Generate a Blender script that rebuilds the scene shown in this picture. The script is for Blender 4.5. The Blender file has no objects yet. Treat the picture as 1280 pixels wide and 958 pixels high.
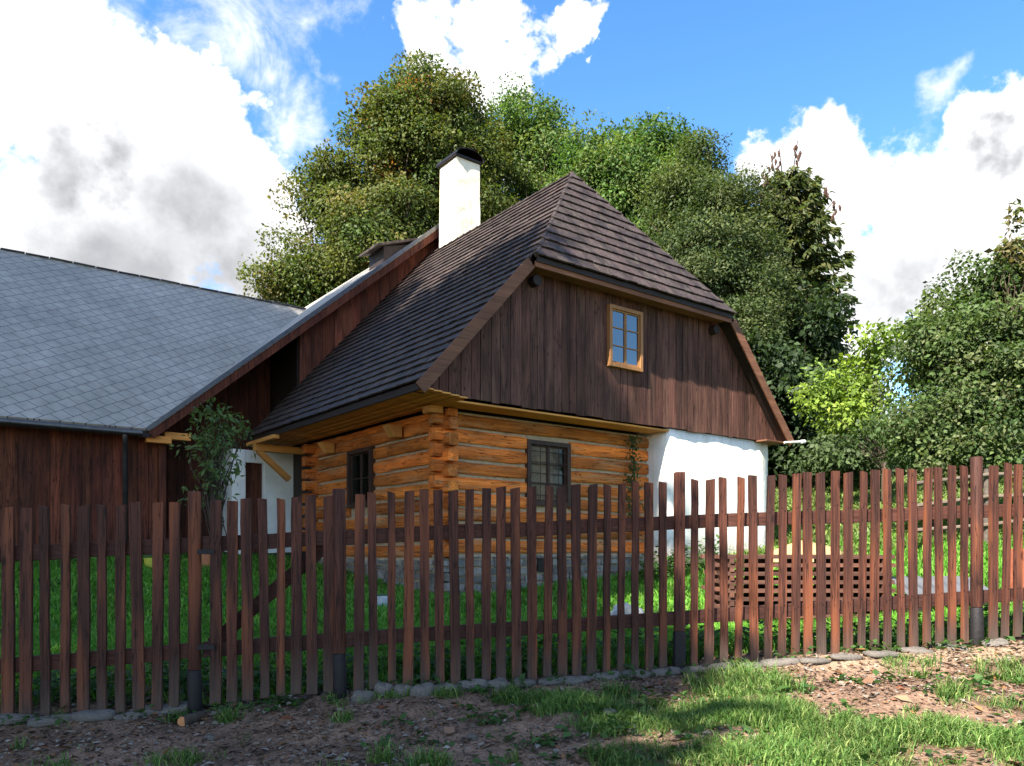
import bpy, math, random
import numpy as np
random.seed(11); rng = np.random.default_rng(11)
R = math.radians
scene = bpy.context.scene
col = scene.collection

# ------------------------------------------------------------------ frame of the place
F, CX, HY, CZ = 972.0, 640.0, 688.0, 1.6          # focal length in photo pixels, centre, horizon row, eye height
def at(px, py, Y): return ((px - CX) / F * Y, Y, CZ + (HY - py) / F * Y)
ANG = math.atan2(.6109, .7917)
U = np.array([math.cos(ANG), math.sin(ANG)]); V = np.array([-math.sin(ANG), math.cos(ANG)])
O = np.array([-.996, 11.0])
def loc(u, v): p = O + u * U + v * V; return float(p[0]), float(p[1])

SUN_EL = R(42); SUN_H = np.array([-.600, -.800])

# ------------------------------------------------------------------ noise
_tab = np.random.default_rng(3).random((256, 256))
def vnoise(x, y, s):
    x = np.asarray(x, float) * s + 1000.3; y = np.asarray(y, float) * s + 1000.7
    xi = np.floor(x).astype(int); yi = np.floor(y).astype(int)
    fx = x - xi; fy = y - yi
    fx = fx * fx * (3 - 2 * fx); fy = fy * fy * (3 - 2 * fy)
    t = lambda a, b: _tab[a % 256, b % 256]
    return (t(xi, yi) * (1 - fx) + t(xi + 1, yi) * fx) * (1 - fy) + (t(xi, yi + 1) * (1 - fx) + t(xi + 1, yi + 1) * fx) * fy

# ------------------------------------------------------------------ terrain
FENCE = [(-6.2, 4.40, -1.20), (-2.98, 4.75, -1.04), (-1.98, 4.87, -.99), (-1.08, 5.01, -.935), (.5, 5.30, -.86), (1.5, 5.50, -.80),
         (3.4, 5.69, -.69), (3.8, 5.74, -.66), (7.5, 6.1, -.45)]
TP = [(-8, 0, -1.6), (8, 0, -1.3), (0, -8, -1.8), (0, 0, -1.45), (-2.6, 3.6, -1.13), (0, 3.6, -1.05), (2.6, 3.6, -.94), (-1, 2, -1.25)] + FENCE + [
      (-8, 8, -.85), (-14, 9, -.6), (-1, 11, -.66), (-3.5, 13, -.42), (-5, 14, -.25), (-8, 12, -.15), (-14, 12, -.1), (-2, 8, -.82), (.5, 8, -.8),
      (3.2, 8, -.74), (2, 11, -.66), (4.6, 14, -.15), (6, 15, .12), (7, 10, -.2), (8, 8, -.4), (14, 12, .5), (10, 20, 1.35), (14, 30, 2.8),
      (0, 30, 1.8), (-10, 30, 1.0), (30, 40, 4), (-30, 30, 0), (0, 90, 3), (90, 60, 4), (-90, 60, -1), (90, -60, 0), (-90, -60, -2), (0, -60, -3)]
TP = np.array(TP, float)
def _k(d2): return np.sqrt(d2 + 1.5)
_A = _k(((TP[:, None, :2] - TP[None, :, :2]) ** 2).sum(-1))
_n = len(TP); _M = np.zeros((_n + 1, _n + 1)); _M[:_n, :_n] = _A; _M[:_n, _n] = 1; _M[_n, :_n] = 1
_w = np.linalg.solve(_M, np.append(TP[:, 2], 0))
def fenceY(x): return np.interp(x, [p[0] for p in FENCE], [p[1] for p in FENCE])
def H(x, y):
    x = np.asarray(x, float); y = np.asarray(y, float)
    sh = x.shape; x = x.ravel(); y = y.ravel()
    out = np.full(x.shape, _w[_n])
    for i in range(_n): out += _w[i] * _k((x - TP[i, 0]) ** 2 + (y - TP[i, 1]) ** 2)
    near = np.exp(-((y - 4.5) / 3.0) ** 2)
    out += near * ((vnoise(x, y, 2.3) - .5) * .06 + (vnoise(x, y, 7.0) - .5) * .025)
    out += (vnoise(x, y, .8) - .5) * .05
    return (out + CZ).reshape(sh)
def h1(x, y): return float(H(np.array([x]), np.array([y]))[0])
def ground_at(px, py):
    ys = np.linspace(2.2, 45, 4000); xs = (px - CX) / F * ys
    zr = CZ + (HY - py) / F * ys
    g = H(xs, ys); i = int(np.argmax(zr < g)); return float(xs[i]), float(ys[i])

# ------------------------------------------------------------------ nodes / materials
def newmat(name):
    m = bpy.data.materials.new(name); m.use_nodes = True
    nt = m.node_tree; nt.nodes.clear()
    out = nt.nodes.new('ShaderNodeOutputMaterial'); b = nt.nodes.new('ShaderNodeBsdfPrincipled')
    nt.links.new(b.outputs[0], out.inputs[0]); return m, nt, b, out
def N(nt, t, **kw):
    n = nt.nodes.new('ShaderNode' + t)
    for k, v in kw.items():
        if k in n.inputs.keys() if isinstance(k, str) else False: n.inputs[k].default_value = v
        else: setattr(n, k, v)
    return n
def ramp(nt, fac, stops):
    r = nt.nodes.new('ShaderNodeValToRGB'); e = r.color_ramp.elements
    while len(e) < len(stops): e.new(.5)
    for i, (p, c) in enumerate(stops): e[i].position = p; e[i].color = (*c, 1)
    nt.links.new(fac, r.inputs[0]); return r.outputs[0]
def mul(nt, a, b):
    m = nt.nodes.new('ShaderNodeMix'); m.data_type = 'RGBA'; m.blend_type = 'MULTIPLY'; m.inputs[0].default_value = 1
    nt.links.new(a, m.inputs[6]); nt.links.new(b, m.inputs[7]); return m.outputs[2]
def coords(nt, scale, rnd=True):
    tc = nt.nodes.new('ShaderNodeTexCoord'); mp = nt.nodes.new('ShaderNodeMapping'); mp.inputs['Scale'].default_value = scale
    nt.links.new(tc.outputs['Object'], mp.inputs[0])
    if rnd:
        oi = nt.nodes.new('ShaderNodeObjectInfo'); k = N(nt, 'Math', operation='MULTIPLY'); k.inputs[1].default_value = 37.0
        nt.links.new(oi.outputs['Random'], k.inputs[0]); nt.links.new(k.outputs[0], mp.inputs['Location'])
    return mp.outputs[0]
def bump(nt, b, h, strength=.3, dist=.02):
    n = nt.nodes.new('ShaderNodeBump'); n.inputs['Strength'].default_value = strength; n.inputs['Distance'].default_value = dist
    nt.links.new(h, n.inputs['Height']); nt.links.new(n.outputs[0], b.inputs['Normal'])
def tint(nt): a = nt.nodes.new('ShaderNodeAttribute'); a.attribute_name = 'tint'; return a.outputs['Color']

def wood(name, c0, c1, axis=2, rough=.75, fine=60, bstr=.35, vary=.35, weather=None, crack=0, foot=None):
    m, nt, b, _ = newmat(name)
    s = [fine, fine, fine]; s[axis] = fine * .035
    n1 = N(nt, 'TexNoise'); n1.inputs['Scale'].default_value = 1; n1.inputs['Detail'].default_value = 5; n1.inputs['Roughness'].default_value = .65
    nt.links.new(coords(nt, s), n1.inputs['Vector'])
    n2 = N(nt, 'TexNoise'); n2.inputs['Scale'].default_value = 1; n2.inputs['Detail'].default_value = 4
    s2 = [5, 5, 5]; s2[axis] = 1.3
    nt.links.new(coords(nt, s2), n2.inputs['Vector'])
    c = ramp(nt, n1.outputs[0], [(.3, c0), (.68, c1)])
    v = ramp(nt, n2.outputs[0], [(.3, (1 - vary,) * 3), (.7, (1 + vary * .6,) * 3)])
    c = mul(nt, c, v); c = mul(nt, c, tint(nt))
    oi = nt.nodes.new('ShaderNodeObjectInfo')
    c = mul(nt, c, ramp(nt, oi.outputs['Random'], [(0, (.76, .77, .80)), (.5, (1, 1, 1)), (1, (1.2, 1.12, 1.05))]))
    if weather:
        n3 = N(nt, 'TexNoise'); n3.inputs['Scale'].default_value = 1; n3.inputs['Detail'].default_value = 6
        s3 = [9, 9, 9]; s3[axis] = 1.1; nt.links.new(coords(nt, s3), n3.inputs['Vector'])
        mx = nt.nodes.new('ShaderNodeMix'); mx.data_type = 'RGBA'; f = ramp(nt, n3.outputs[0], [(.52, (0, 0, 0)), (.68, (.65,) * 3)])
        nt.links.new(f, mx.inputs[0]); nt.links.new(c, mx.inputs[6]); mx.inputs[7].default_value = (*weather, 1); c = mx.outputs[2]
    hgt = n1.outputs[0]
    if crack:
        n5 = N(nt, 'TexNoise'); n5.inputs['Scale'].default_value = 1; n5.inputs['Detail'].default_value = 3; s5 = [crack] * 3; s5[axis] = crack * .045; nt.links.new(coords(nt, s5), n5.inputs['Vector'])
        cr = ramp(nt, n5.outputs[0], [(.0, (1, 1, 1)), (.475, (1, 1, 1)), (.497, (.16, .13, .11)), (.515, (1, 1, 1))]); c = mul(nt, c, cr)
        ml = N(nt, 'Math', operation='MULTIPLY'); nt.links.new(cr, ml.inputs[0]); nt.links.new(hgt, ml.inputs[1]); hgt = ml.outputs[0]
        vo = N(nt, 'TexVoronoi'); vo.inputs['Scale'].default_value = 1; s6 = [7] * 3; s6[axis] = 3.2; nt.links.new(coords(nt, s6), vo.inputs['Vector'])
        c = mul(nt, c, ramp(nt, vo.outputs['Distance'], [(.0, (.25, .2, .18)), (.07, (.4, .34, .3)), (.13, (1, 1, 1))]))
    if foot:
        tcx = nt.nodes.new('ShaderNodeTexCoord'); sx = nt.nodes.new('ShaderNodeSeparateXYZ'); nt.links.new(tcx.outputs['Object'], sx.inputs[0])
        ma = N(nt, 'Math', operation='MULTIPLY_ADD'); ma.inputs[1].default_value = .5; nt.links.new(n2.outputs[0], ma.inputs[0]); nt.links.new(sx.outputs[2], ma.inputs[2])
        ff = ramp(nt, ma.outputs[0], [(.24, (.75,) * 3), (.52, (0, 0, 0))]); mx = nt.nodes.new('ShaderNodeMix'); mx.data_type = 'RGBA'
        nt.links.new(ff, mx.inputs[0]); nt.links.new(c, mx.inputs[6]); mx.inputs[7].default_value = (*foot, 1); c = mx.outputs[2]
    nt.links.new(c, b.inputs['Base Color']); b.inputs['Roughness'].default_value = rough; b.inputs['Specular IOR Level'].default_value = .25
    bump(nt, b, hgt, bstr, .01); return m
def plain(name, c, rough=.6, metal=0, nscale=12, vary=.25, bstr=.15, spec=.3, bdist=.02):
    m, nt, b, _ = newmat(name)
    n1 = N(nt, 'TexNoise'); n1.inputs['Scale'].default_value = nscale; n1.inputs['Detail'].default_value = 7; n1.inputs['Roughness'].default_value = .62
    nt.links.new(coords(nt, (1, 1, 1)), n1.inputs['Vector'])
    cc = ramp(nt, n1.outputs[0], [(.28, tuple(x * (1 - vary) for x in c)), (.7, tuple(x * (1 + vary * .5) for x in c))])
    cc = mul(nt, cc, tint(nt))
    nt.links.new(cc, b.inputs['Base Color']); b.inputs['Roughness'].default_value = rough; b.inputs['Metallic'].default_value = metal
    b.inputs['Specular IOR Level'].default_value = spec
    bump(nt, b, n1.outputs[0], bstr, bdist); return m
def leafmat(name, trans=.35, rough=.58, spec=.22):
    m, nt, b, out = newmat(name)
    t = tint(nt); nt.links.new(t, b.inputs['Base Color']); b.inputs['Roughness'].default_value = rough; b.inputs['Specular IOR Level'].default_value = spec
    tr = nt.nodes.new('ShaderNodeBsdfTranslucent')
    br = nt.nodes.new('ShaderNodeMix'); br.data_type = 'RGBA'; br.blend_type = 'MULTIPLY'; br.inputs[0].default_value = 1; br.inputs[7].default_value = (1.5, 1.6, .7, 1)
    nt.links.new(t, br.inputs[6]); nt.links.new(br.outputs[2], tr.inputs[0])
    mx = nt.nodes.new('ShaderNodeMixShader'); mx.inputs[0].default_value = trans
    nt.links.new(b.outputs[0], mx.inputs[1]); nt.links.new(tr.outputs[0], mx.inputs[2]); nt.links.new(mx.outputs[0], out.inputs[0]); return m

M = {}
M['fence'] = wood('fence_stain', (.026, .0095, .0065), (.098, .033, .020), 2, .7, 55, .6, .5, (.19, .058, .022), crack=32, foot=(.075, .055, .043))
M['rail'] = wood('rail_stain', (.030, .011, .008), (.085, .034, .024), 0, .75, 70, .4, .35)
M['black'] = plain('bitumen_paint', (.012, .010, .011), .65, 0, 20, .4, .3)
M['log'] = wood('hewn_log', (.46, .110, .014), (.70, .215, .040), 0, .75, 26, .5, .5, (.42, .24, .12), crack=22)
M['logside'] = wood('hewn_log_side', (.46, .110, .014), (.70, .215, .040), 1, .75, 26, .5, .5, (.42, .24, .12), crack=22)
M['pale'] = wood('pale_timber', (.52, .21, .045), (.70, .33, .09), 0, .65, 40, .25, .25)
M['chink'] = plain('clay_chinking', (.42, .31, .20), .9, 0, 14, .3, .4)
M['board'] = wood('gable_board', (.050, .021, .0155), (.145, .064, .046), 2, .8, 42, .5, .45, (.145, .075, .05), crack=20)
M['barge'] = wood('barge_board', (.11, .045, .024), (.20, .095, .055), 0, .7, 40, .25, .3)
M['barn'] = wood('barn_board', (.045, .013, .008), (.15, .045, .023), 2, .75, 42, .45, .45, crack=20)
M['white'] = plain('lime_wash', (.80, .79, .76), .9, 0, 5, .10, .35, .2, .03)
def limewash(name, c, z0):
    m, nt, b, _ = newmat(name); tc_ = nt.nodes.new('ShaderNodeTexCoord')
    def nz(sc, d, r=.6, st=(1, 1, 1)):
        n = N(nt, 'TexNoise'); n.inputs['Scale'].default_value = sc; n.inputs['Detail'].default_value = d; n.inputs['Roughness'].default_value = r
        mp = nt.nodes.new('ShaderNodeMapping'); mp.inputs['Scale'].default_value = st; nt.links.new(tc_.outputs['Object'], mp.inputs[0]); nt.links.new(mp.outputs[0], n.inputs['Vector']); return n.outputs[0]
    a = nz(3.2, 8); bb = nz(13, 7, .7); st = nz(2.5, 6, .65, (2, 2, .25))
    k = ramp(nt, a, [(.3, tuple(x * .88 for x in c)), (.65, c)])
    k = mul(nt, k, ramp(nt, st, [(.3, (.80, .77, .70)), (.5, (1, 1, 1))])); k = mul(nt, k, ramp(nt, bb, [(.28, (.78, .75, .70)), (.42, (1, 1, 1))]))
    sx = nt.nodes.new('ShaderNodeSeparateXYZ'); nt.links.new(tc_.outputs['Object'], sx.inputs[0])
    ma = N(nt, 'Math', operation='MULTIPLY_ADD'); ma.inputs[1].default_value = -.9; nt.links.new(bb, ma.inputs[0]); nt.links.new(sx.outputs[2], ma.inputs[2])
    k = mul(nt, k, ramp(nt, ma.outputs[0], [(z0, (.45, .40, .33)), (min(z0 + .45, 1), (1, 1, 1))]))
    nt.links.new(k, b.inputs['Base Color']); b.inputs['Roughness'].default_value = .92; b.inputs['Specular IOR Level'].default_value = .15
    ad = N(nt, 'Math', operation='MULTIPLY_ADD'); ad.inputs[1].default_value = .35; nt.links.new(bb, ad.inputs[0]); nt.links.new(a, ad.inputs[2]); bump(nt, b, ad.outputs[0], .45, .03); return m
M['wallwhite'] = limewash('stained_lime_wash', (.82, .81, .78), .05)
M['chim'] = limewash('chimney_lime', (.84, .77, .61), .05)
M['stone'] = plain('rubble_stone', (.215, .19, .165), .9, 0, 9, .55, .8, .2, .03)
M['dark'] = plain('dark_wood', (.022, .014, .012), .6, 0, 20, .4, .2)
M['metal'] = plain('dark_sheet', (.028, .022, .022), .45, .6, 8, .4, .15)
M['zinc'] = plain('zinc_pipe', (.10, .10, .11), .4, .7, 8, .3, .1)
M['shingle'] = wood('roof_shingle', (.016, .012, .012), (.054, .040, .038), 2, .66, 36, .6, .45, (.075, .062, .05))
M['bark'] = wood('bark', (.035, .025, .018), (.10, .078, .058), 2, .9, 24, .9, .4)
M['leaf'] = leafmat('leaf')
M['grass'] = leafmat('grass_blade', .3, .55, .25)
M['litter'] = plain('dry_litter', (.5, .5, .5), .85, 0, 8, .2, .2)
M['frame_tan'] = wood('tan_frame', (.22, .10, .035), (.36, .18, .07), 2, .5, 40, .2, .2)
M['frame_dark'] = wood('dark_frame', (.035, .018, .013), (.07, .036, .026), 2, .5, 40, .2, .2)
M['sand'] = plain('sand', (.36, .25, .12), .95, 0, 20, .25, .6)
M['plank'] = wood('sawn_plank', (.055, .026, .018), (.135, .062, .043), 0, .8, 30, .3, .3)
M['cut'] = plain('cut_wood', (.42, .19, .08), .8, 0, 25, .3, .2)
def glassmat(name, c, ior):
    m, nt, b, _ = newmat(name); b.inputs['Base Color'].default_value = (*c, 1); b.inputs['Roughness'].default_value = .03
    b.inputs['IOR'].default_value = ior; b.inputs['Specular IOR Level'].default_value = .5
    n = N(nt, 'TexNoise'); n.inputs['Scale'].default_value = 3; bump(nt, b, n.outputs[0], .06, .02); return m
M['glass'] = glassmat('window_glass', (.010, .016, .03), 2.5)  # dark blue base paints a little reflected sky into the panes
M['glass_dark'] = glassmat('cottage_glass', (.008, .009, .007), 1.7)
def slate():
    m, nt, b, _ = newmat('diamond_slate')
    uv = nt.nodes.new('ShaderNodeUVMap'); mp = nt.nodes.new('ShaderNodeMapping'); mp.inputs['Rotation'].default_value = (0, 0, R(-40))
    nt.links.new(uv.outputs[0], mp.inputs[0])
    nd = N(nt, 'TexNoise'); nd.inputs['Scale'].default_value = 1.7; nd.inputs['Detail'].default_value = 3
    nt.links.new(mp.outputs[0], nd.inputs['Vector'])
    vs = N(nt, 'VectorMath', operation='SCALE'); vs.inputs['Scale'].default_value = .05; nt.links.new(nd.outputs['Color'], vs.inputs[0])
    va = N(nt, 'VectorMath', operation='ADD'); nt.links.new(mp.outputs[0], va.inputs[0]); nt.links.new(vs.outputs[0], va.inputs[1])
    br = N(nt, 'TexBrick'); br.offset = .5; br.squash = 1
    for k, v in dict(Scale=1.0, **{'Mortar Size': .007, 'Mortar Smooth': .25, 'Bias': 0.0, 'Brick Width': .25, 'Row Height': .235}).items(): br.inputs[k].default_value = v
    br.inputs['Color1'].default_value = (.39, .355, .315, 1); br.inputs['Color2'].default_value = (.43, .392, .348, 1); br.inputs['Mortar'].default_value = (.08, .078, .078, 1)
    nt.links.new(va.outputs[0], br.inputs['Vector'])
    n2 = N(nt, 'TexNoise'); n2.inputs['Scale'].default_value = 3.5; n2.inputs['Detail'].default_value = 8; n2.inputs['Roughness'].default_value = .7; nt.links.new(mp.outputs[0], n2.inputs['Vector'])
    c = mul(nt, br.outputs['Color'], ramp(nt, n2.outputs[0], [(.3, (.72, .72, .72)), (.7, (1.14, 1.14, 1.12))]))
    n4 = N(nt, 'TexNoise'); n4.inputs['Scale'].default_value = .55; n4.inputs['Detail'].default_value = 6; nt.links.new(mp.outputs[0], n4.inputs['Vector'])
    c = mul(nt, c, ramp(nt, n4.outputs[0], [(.35, (.82, .83, .80)), (.65, (1.08, 1.07, 1.06))]))
    nt.links.new(c, b.inputs['Base Color']); b.inputs['Roughness'].default_value = .5; b.inputs['Specular IOR Level'].default_value = .4
    inv = N(nt, 'Math', operation='SUBTRACT'); inv.inputs[0].default_value = 1; nt.links.new(br.outputs['Fac'], inv.inputs[1])
    bump(nt, b, inv.outputs[0], .6, .02); return m
M['slate'] = slate()

# ------------------------------------------------------------------ mesh builder
class MB:
    def __init__(s): s.v = []; s.f = []; s.t = []
    def add(s, vs, fs, t=(1, 1, 1)):
        o = len(s.v); s.v += [tuple(map(float, p)) for p in vs]
        for f in fs: s.f.append([o + i for i in f]); s.t.append(t)
    def hexa(s, p, t=(1, 1, 1)):   # p: 4 bottom (ccw from above), 4 top
        s.add(p, [(3, 2, 1, 0), (4, 5, 6, 7), (0, 1, 5, 4), (1, 2, 6, 5), (2, 3, 7, 6), (3, 0, 4, 7)], t)
    def box(s, x0, x1, y0, y1, z0, z1, t=(1, 1, 1)):
        s.hexa([(x0, y0, z0), (x1, y0, z0), (x1, y1, z0), (x0, y1, z0), (x0, y0, z1), (x1, y0, z1), (x1, y1, z1), (x0, y1, z1)], t)
    def bar(s, a, b, w, d, up=(0, 0, 1), t=(1, 1, 1)):
        a = np.array(a, float); b = np.array(b, float); x = b - a; x /= np.linalg.norm(x)
        up = np.array(up, float); y = np.cross(up, x); y /= np.linalg.norm(y); z = np.cross(x, y)
        y *= d / 2; z *= w / 2
        s.hexa([a - y - z, b - y - z, b + y - z, a + y - z, a - y + z, b - y + z, b + y + z, a + y + z], t)
    def tube(s, pts, rad, n=8, t=(1, 1, 1), cap=True):
        pts = [np.array(p, float) for p in pts]; o = len(s.v); rings = len(pts)
        for i, p in enumerate(pts):
            d = pts[min(i + 1, rings - 1)] - pts[max(i - 1, 0)]; d /= (np.linalg.norm(d) + 1e-9)
            a = np.array((1, 0, 0)) if abs(d[0]) < .8 else np.array((0, 1, 0))
            e1 = np.cross(d, a); e1 /= np.linalg.norm(e1); e2 = np.cross(d, e1)
            for k in range(n):
                q = p + rad[i] * (math.cos(2 * math.pi * k / n) * e1 + math.sin(2 * math.pi * k / n) * e2); s.v.append(tuple(q))
        for i in range(rings - 1):
            for k in range(n): s.f.append([o + i * n + k, o + i * n + (k + 1) % n, o + (i + 1) * n + (k + 1) % n, o + (i + 1) * n + k]); s.t.append(t)
        if cap:
            s.f.append([o + k for k in range(n)][::-1]); s.t.append(t); s.f.append([o + (rings - 1) * n + k for k in range(n)]); s.t.append(t)
    def build(s, name, mat, parent=None, org=(0, 0, 0), bevel=0, smooth=False, kind=None):
        me = bpy.data.meshes.new(name); v = [(a - org[0], b - org[1], c - org[2]) for a, b, c in s.v]
        me.from_pydata(v, [], s.f); me.materials.append(mat)
        at_ = me.attributes.new('tint', 'FLOAT_COLOR', 'FACE')
        at_.data.foreach_set('color', np.array([(a, b, c, 1) for a, b, c in s.t], np.float32).ravel())
        me.update()
        if smooth: me.polygons.foreach_set('use_smooth', [True] * len(me.polygons))
        o = bpy.data.objects.new(name, me); col.objects.link(o)
        if parent: o.parent = parent
        if bevel:
            b = o.modifiers.new('bevel', 'BEVEL'); b.width = bevel; b.segments = 2; b.limit_method = 'ANGLE'
        if kind: o['kind'] = kind
        return o
def tag(o, label, cat, group=None):
    o['label'] = label; o['category'] = cat
    if group: o['group'] = group
    return o
def thing(name, label, cat, loc_=(0, 0, 0), rz=0, group=None):
    o = bpy.data.objects.new(name, None); col.objects.link(o); o.location = loc_; o.rotation_euler = (0, 0, rz); o.empty_display_size = .2
    return tag(o, label, cat, group)
def npmesh(name, verts, quads, tints, mat, parent=None, tris=None, ttints=None):
    me = bpy.data.meshes.new(name)
    nq = 0 if quads is None else len(quads); ntr = 0 if tris is None else len(tris)
    me.vertices.add(len(verts)); me.vertices.foreach_set('co', np.asarray(verts, np.float32).ravel())
    li = []; st = []; tt = []
    if nq: li.append(np.asarray(quads).ravel()); st.append(np.arange(nq) * 4); tt.append(tints)
    if ntr: li.append(np.asarray(tris).ravel()); st.append(nq * 4 + np.arange(ntr) * 3); tt.append(ttints)
    li = np.concatenate(li).astype(np.int32); st = np.concatenate(st).astype(np.int32); tt = np.concatenate(tt)
    me.loops.add(len(li)); me.loops.foreach_set('vertex_index', li)
    me.polygons.add(nq + ntr); me.polygons.foreach_set('loop_start', st)
    me.update(calc_edges=True); me.validate()
    a = me.attributes.new('tint', 'FLOAT_COLOR', 'FACE')
    a.data.foreach_set('color', np.concatenate([tt, np.ones((len(tt), 1))], 1).astype(np.float32).ravel())
    me.materials.append(mat)
    o = bpy.data.objects.new(name, me); col.objects.link(o)
    if parent: o.parent = parent
    return o
def unit(a): return a / (np.linalg.norm(a, axis=-1, keepdims=True) + 1e-9)
def leaves(name, P, D, Nn, L, W, T, mat, parent=None, org=(0, 0, 0)):
    """P base points, D direction, Nn normal, folded leaf-shaped faces."""
    P = P - np.array(org); D = unit(D); S = unit(np.cross(D, Nn)); Nn = unit(np.cross(S, D))
    L = L[:, None]; W = W[:, None]
    v0 = P; v1 = P + D * L * .45 + S * W * .5 + Nn * W * .12; v2 = P + D * L - Nn * L * .12; v3 = P + D * L * .45 - S * W * .5 + Nn * W * .12
    n = len(P); verts = np.stack([v0, v1, v2, v3], 1).reshape(-1, 3); q = np.arange(n * 4).reshape(n, 4)
    return npmesh(name, verts, q, T, mat, parent)

# ------------------------------------------------------------------ world: sky with clouds
w = bpy.data.worlds.new('World'); scene.world = w; w.use_nodes = True; nt = w.node_tree; nt.nodes.clear()
wo = nt.nodes.new('ShaderNodeOutputWorld'); bg = nt.nodes.new('ShaderNodeBackground'); bg.inputs[1].default_value = .115; nt.links.new(bg.outputs[0], wo.inputs[0])
sky = nt.nodes.new('ShaderNodeTexSky'); sky.sky_type = 'NISHITA'; sky.sun_disc = False; sky.sun_elevation = SUN_EL
sky.sun_rotation = math.atan2(SUN_H[0], SUN_H[1]) % (2 * math.pi); sky.altitude = 500; sky.air_density = 1.0; sky.dust_density = .25; sky.ozone_density = 1.5
hs = nt.nodes.new('ShaderNodeHueSaturation'); hs.inputs['Saturation'].default_value = 1.26; hs.inputs['Value'].default_value = .82; nt.links.new(sky.outputs[0], hs.inputs['Color'])
tc = nt.nodes.new('ShaderNodeTexCoord'); D_ = tc.outputs['Generated']
def cdir(px, py): d = np.array([(px - CX) / F, 1, (HY - py) / F]); return d / np.linalg.norm(d)
def wn(scale, detail=8, rough=.6, dist=0, off=(0, 0, 0)):
    mp = nt.nodes.new('ShaderNodeMapping'); mp.inputs['Location'].default_value = off; mp.inputs['Scale'].default_value = (1, 1, 1.25); nt.links.new(D_, mp.inputs[0])
    n = nt.nodes.new('ShaderNodeTexNoise'); n.inputs['Scale'].default_value = scale; n.inputs['Detail'].default_value = detail; n.inputs['Roughness'].default_value = rough; n.inputs['Distortion'].default_value = dist
    nt.links.new(mp.outputs[0], n.inputs['Vector']); return n.outputs[0]
def mth(op, a, b=None, c=None, clamp=False):
    n = nt.nodes.new('ShaderNodeMath'); n.operation = op; n.use_clamp = clamp
    for i, x in enumerate((a, b, c)):
        if x is None: continue
        if isinstance(x, (int, float)): n.inputs[i].default_value = x
        else: nt.links.new(x, n.inputs[i])
    return n.outputs[0]
def warp(scale, amt, off):
    mp = nt.nodes.new('ShaderNodeMapping'); mp.inputs['Location'].default_value = off; nt.links.new(D_, mp.inputs[0])
    n = nt.nodes.new('ShaderNodeTexNoise'); n.inputs['Scale'].default_value = scale; n.inputs['Detail'].default_value = 5; n.inputs['Roughness'].default_value = .6; nt.links.new(mp.outputs[0], n.inputs['Vector'])
    s_ = nt.nodes.new('ShaderNodeVectorMath'); s_.operation = 'SUBTRACT'; s_.inputs[1].default_value = (.5, .5, .5); nt.links.new(n.outputs['Color'], s_.inputs[0])
    k_ = nt.nodes.new('ShaderNodeVectorMath'); k_.operation = 'SCALE'; k_.inputs['Scale'].default_value = amt; nt.links.new(s_.outputs[0], k_.inputs[0]); return k_.outputs[0]
def vadd(a, b):
    n = nt.nodes.new('ShaderNodeVectorMath'); n.operation = 'ADD'; nt.links.new(a, n.inputs[0]); nt.links.new(b, n.inputs[1]); return n.outputs[0]
DW = vadd(vadd(D_, warp(7, .16, (0, 0, 0))), warp(24, .07, (5, 2, 8)))
def blobs(lst):
    acc = None
    for px, py, r in lst:
        vm = nt.nodes.new('ShaderNodeVectorMath'); vm.operation = 'DISTANCE'; nt.links.new(DW, vm.inputs[0]); vm.inputs[1].default_value = cdir(px, py)
        c = cdir(px, py); rr = r / F * (c[1] ** 1.6)
        k = mth('MULTIPLY_ADD', vm.outputs['Value'], -1.0 / rr, 1.0)         # 1 at the centre, 0 on the rim
        acc = k if acc is None else mth('SMOOTH_MAX', acc, k, .25)
    return acc
big = [(-40, 60, 170), (60, 20, 95), (110, 190, 170), (200, 150, 120), (250, 260, 150), (330, 330, 110), (60, 330, 200), (290, 190, 70), (-250, 200, 300), (225, 95, 70), (200, 420, 200), (350, 260, 70),
       (540, 70, 62), (620, 45, 55), (600, 100, 60), (700, 55, 42), (715, 90, 22), (650, 90, 60), (660, 200, 60), (580, 260, 90), (460, 290, 60),
       (960, 215, 62), (1040, 210, 80), (1120, 235, 100), (1230, 180, 70), (1290, 160, 70), (1200, 330, 160), (1050, 380, 150), (1320, 420, 200), (1000, 480, 140), (1500, 250, 190), (800, 560, 160), (500, 500, 200)]
fld = blobs(big)
n1 = wn(6.5, 12, .66, .0); n2 = wn(19, 8, .65, .0, (3, 1, 2))
fld = mth('ADD', fld, mth('MULTIPLY', mth('SUBTRACT', n1, .5), 2.1)); fld = mth('ADD', fld, mth('MULTIPLY', mth('SUBTRACT', n2, .5), .45))
mask = nt.nodes.new('ShaderNodeMapRange'); mask.interpolation_type = 'SMOOTHSTEP'; mask.inputs[1].default_value = .02; mask.inputs[2].default_value = .34; nt.links.new(fld, mask.inputs[0])
# thin wisps
wf = blobs([(300, 40, 110), (385, 40, 70), (395, 90, 45), (330, 110, 60), (150, 60, 90), (370, 150, 50), (1180, 120, 50), (1260, 215, 40), (540, 20, 40), (1140, 190, 40)])
wv = wn(9, 9, .66, .8, (1, 5, 2)); wf = mth('ADD', wf, mth('MULTIPLY', mth('SUBTRACT', wv, .55), 2.6))
wm = nt.nodes.new('ShaderNodeMapRange'); wm.interpolation_type = 'SMOOTHSTEP'; wm.inputs[1].default_value = -.15; wm.inputs[2].default_value = 1.1; wm.inputs[4].default_value = .8; nt.links.new(wf, wm.inputs[0])
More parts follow.
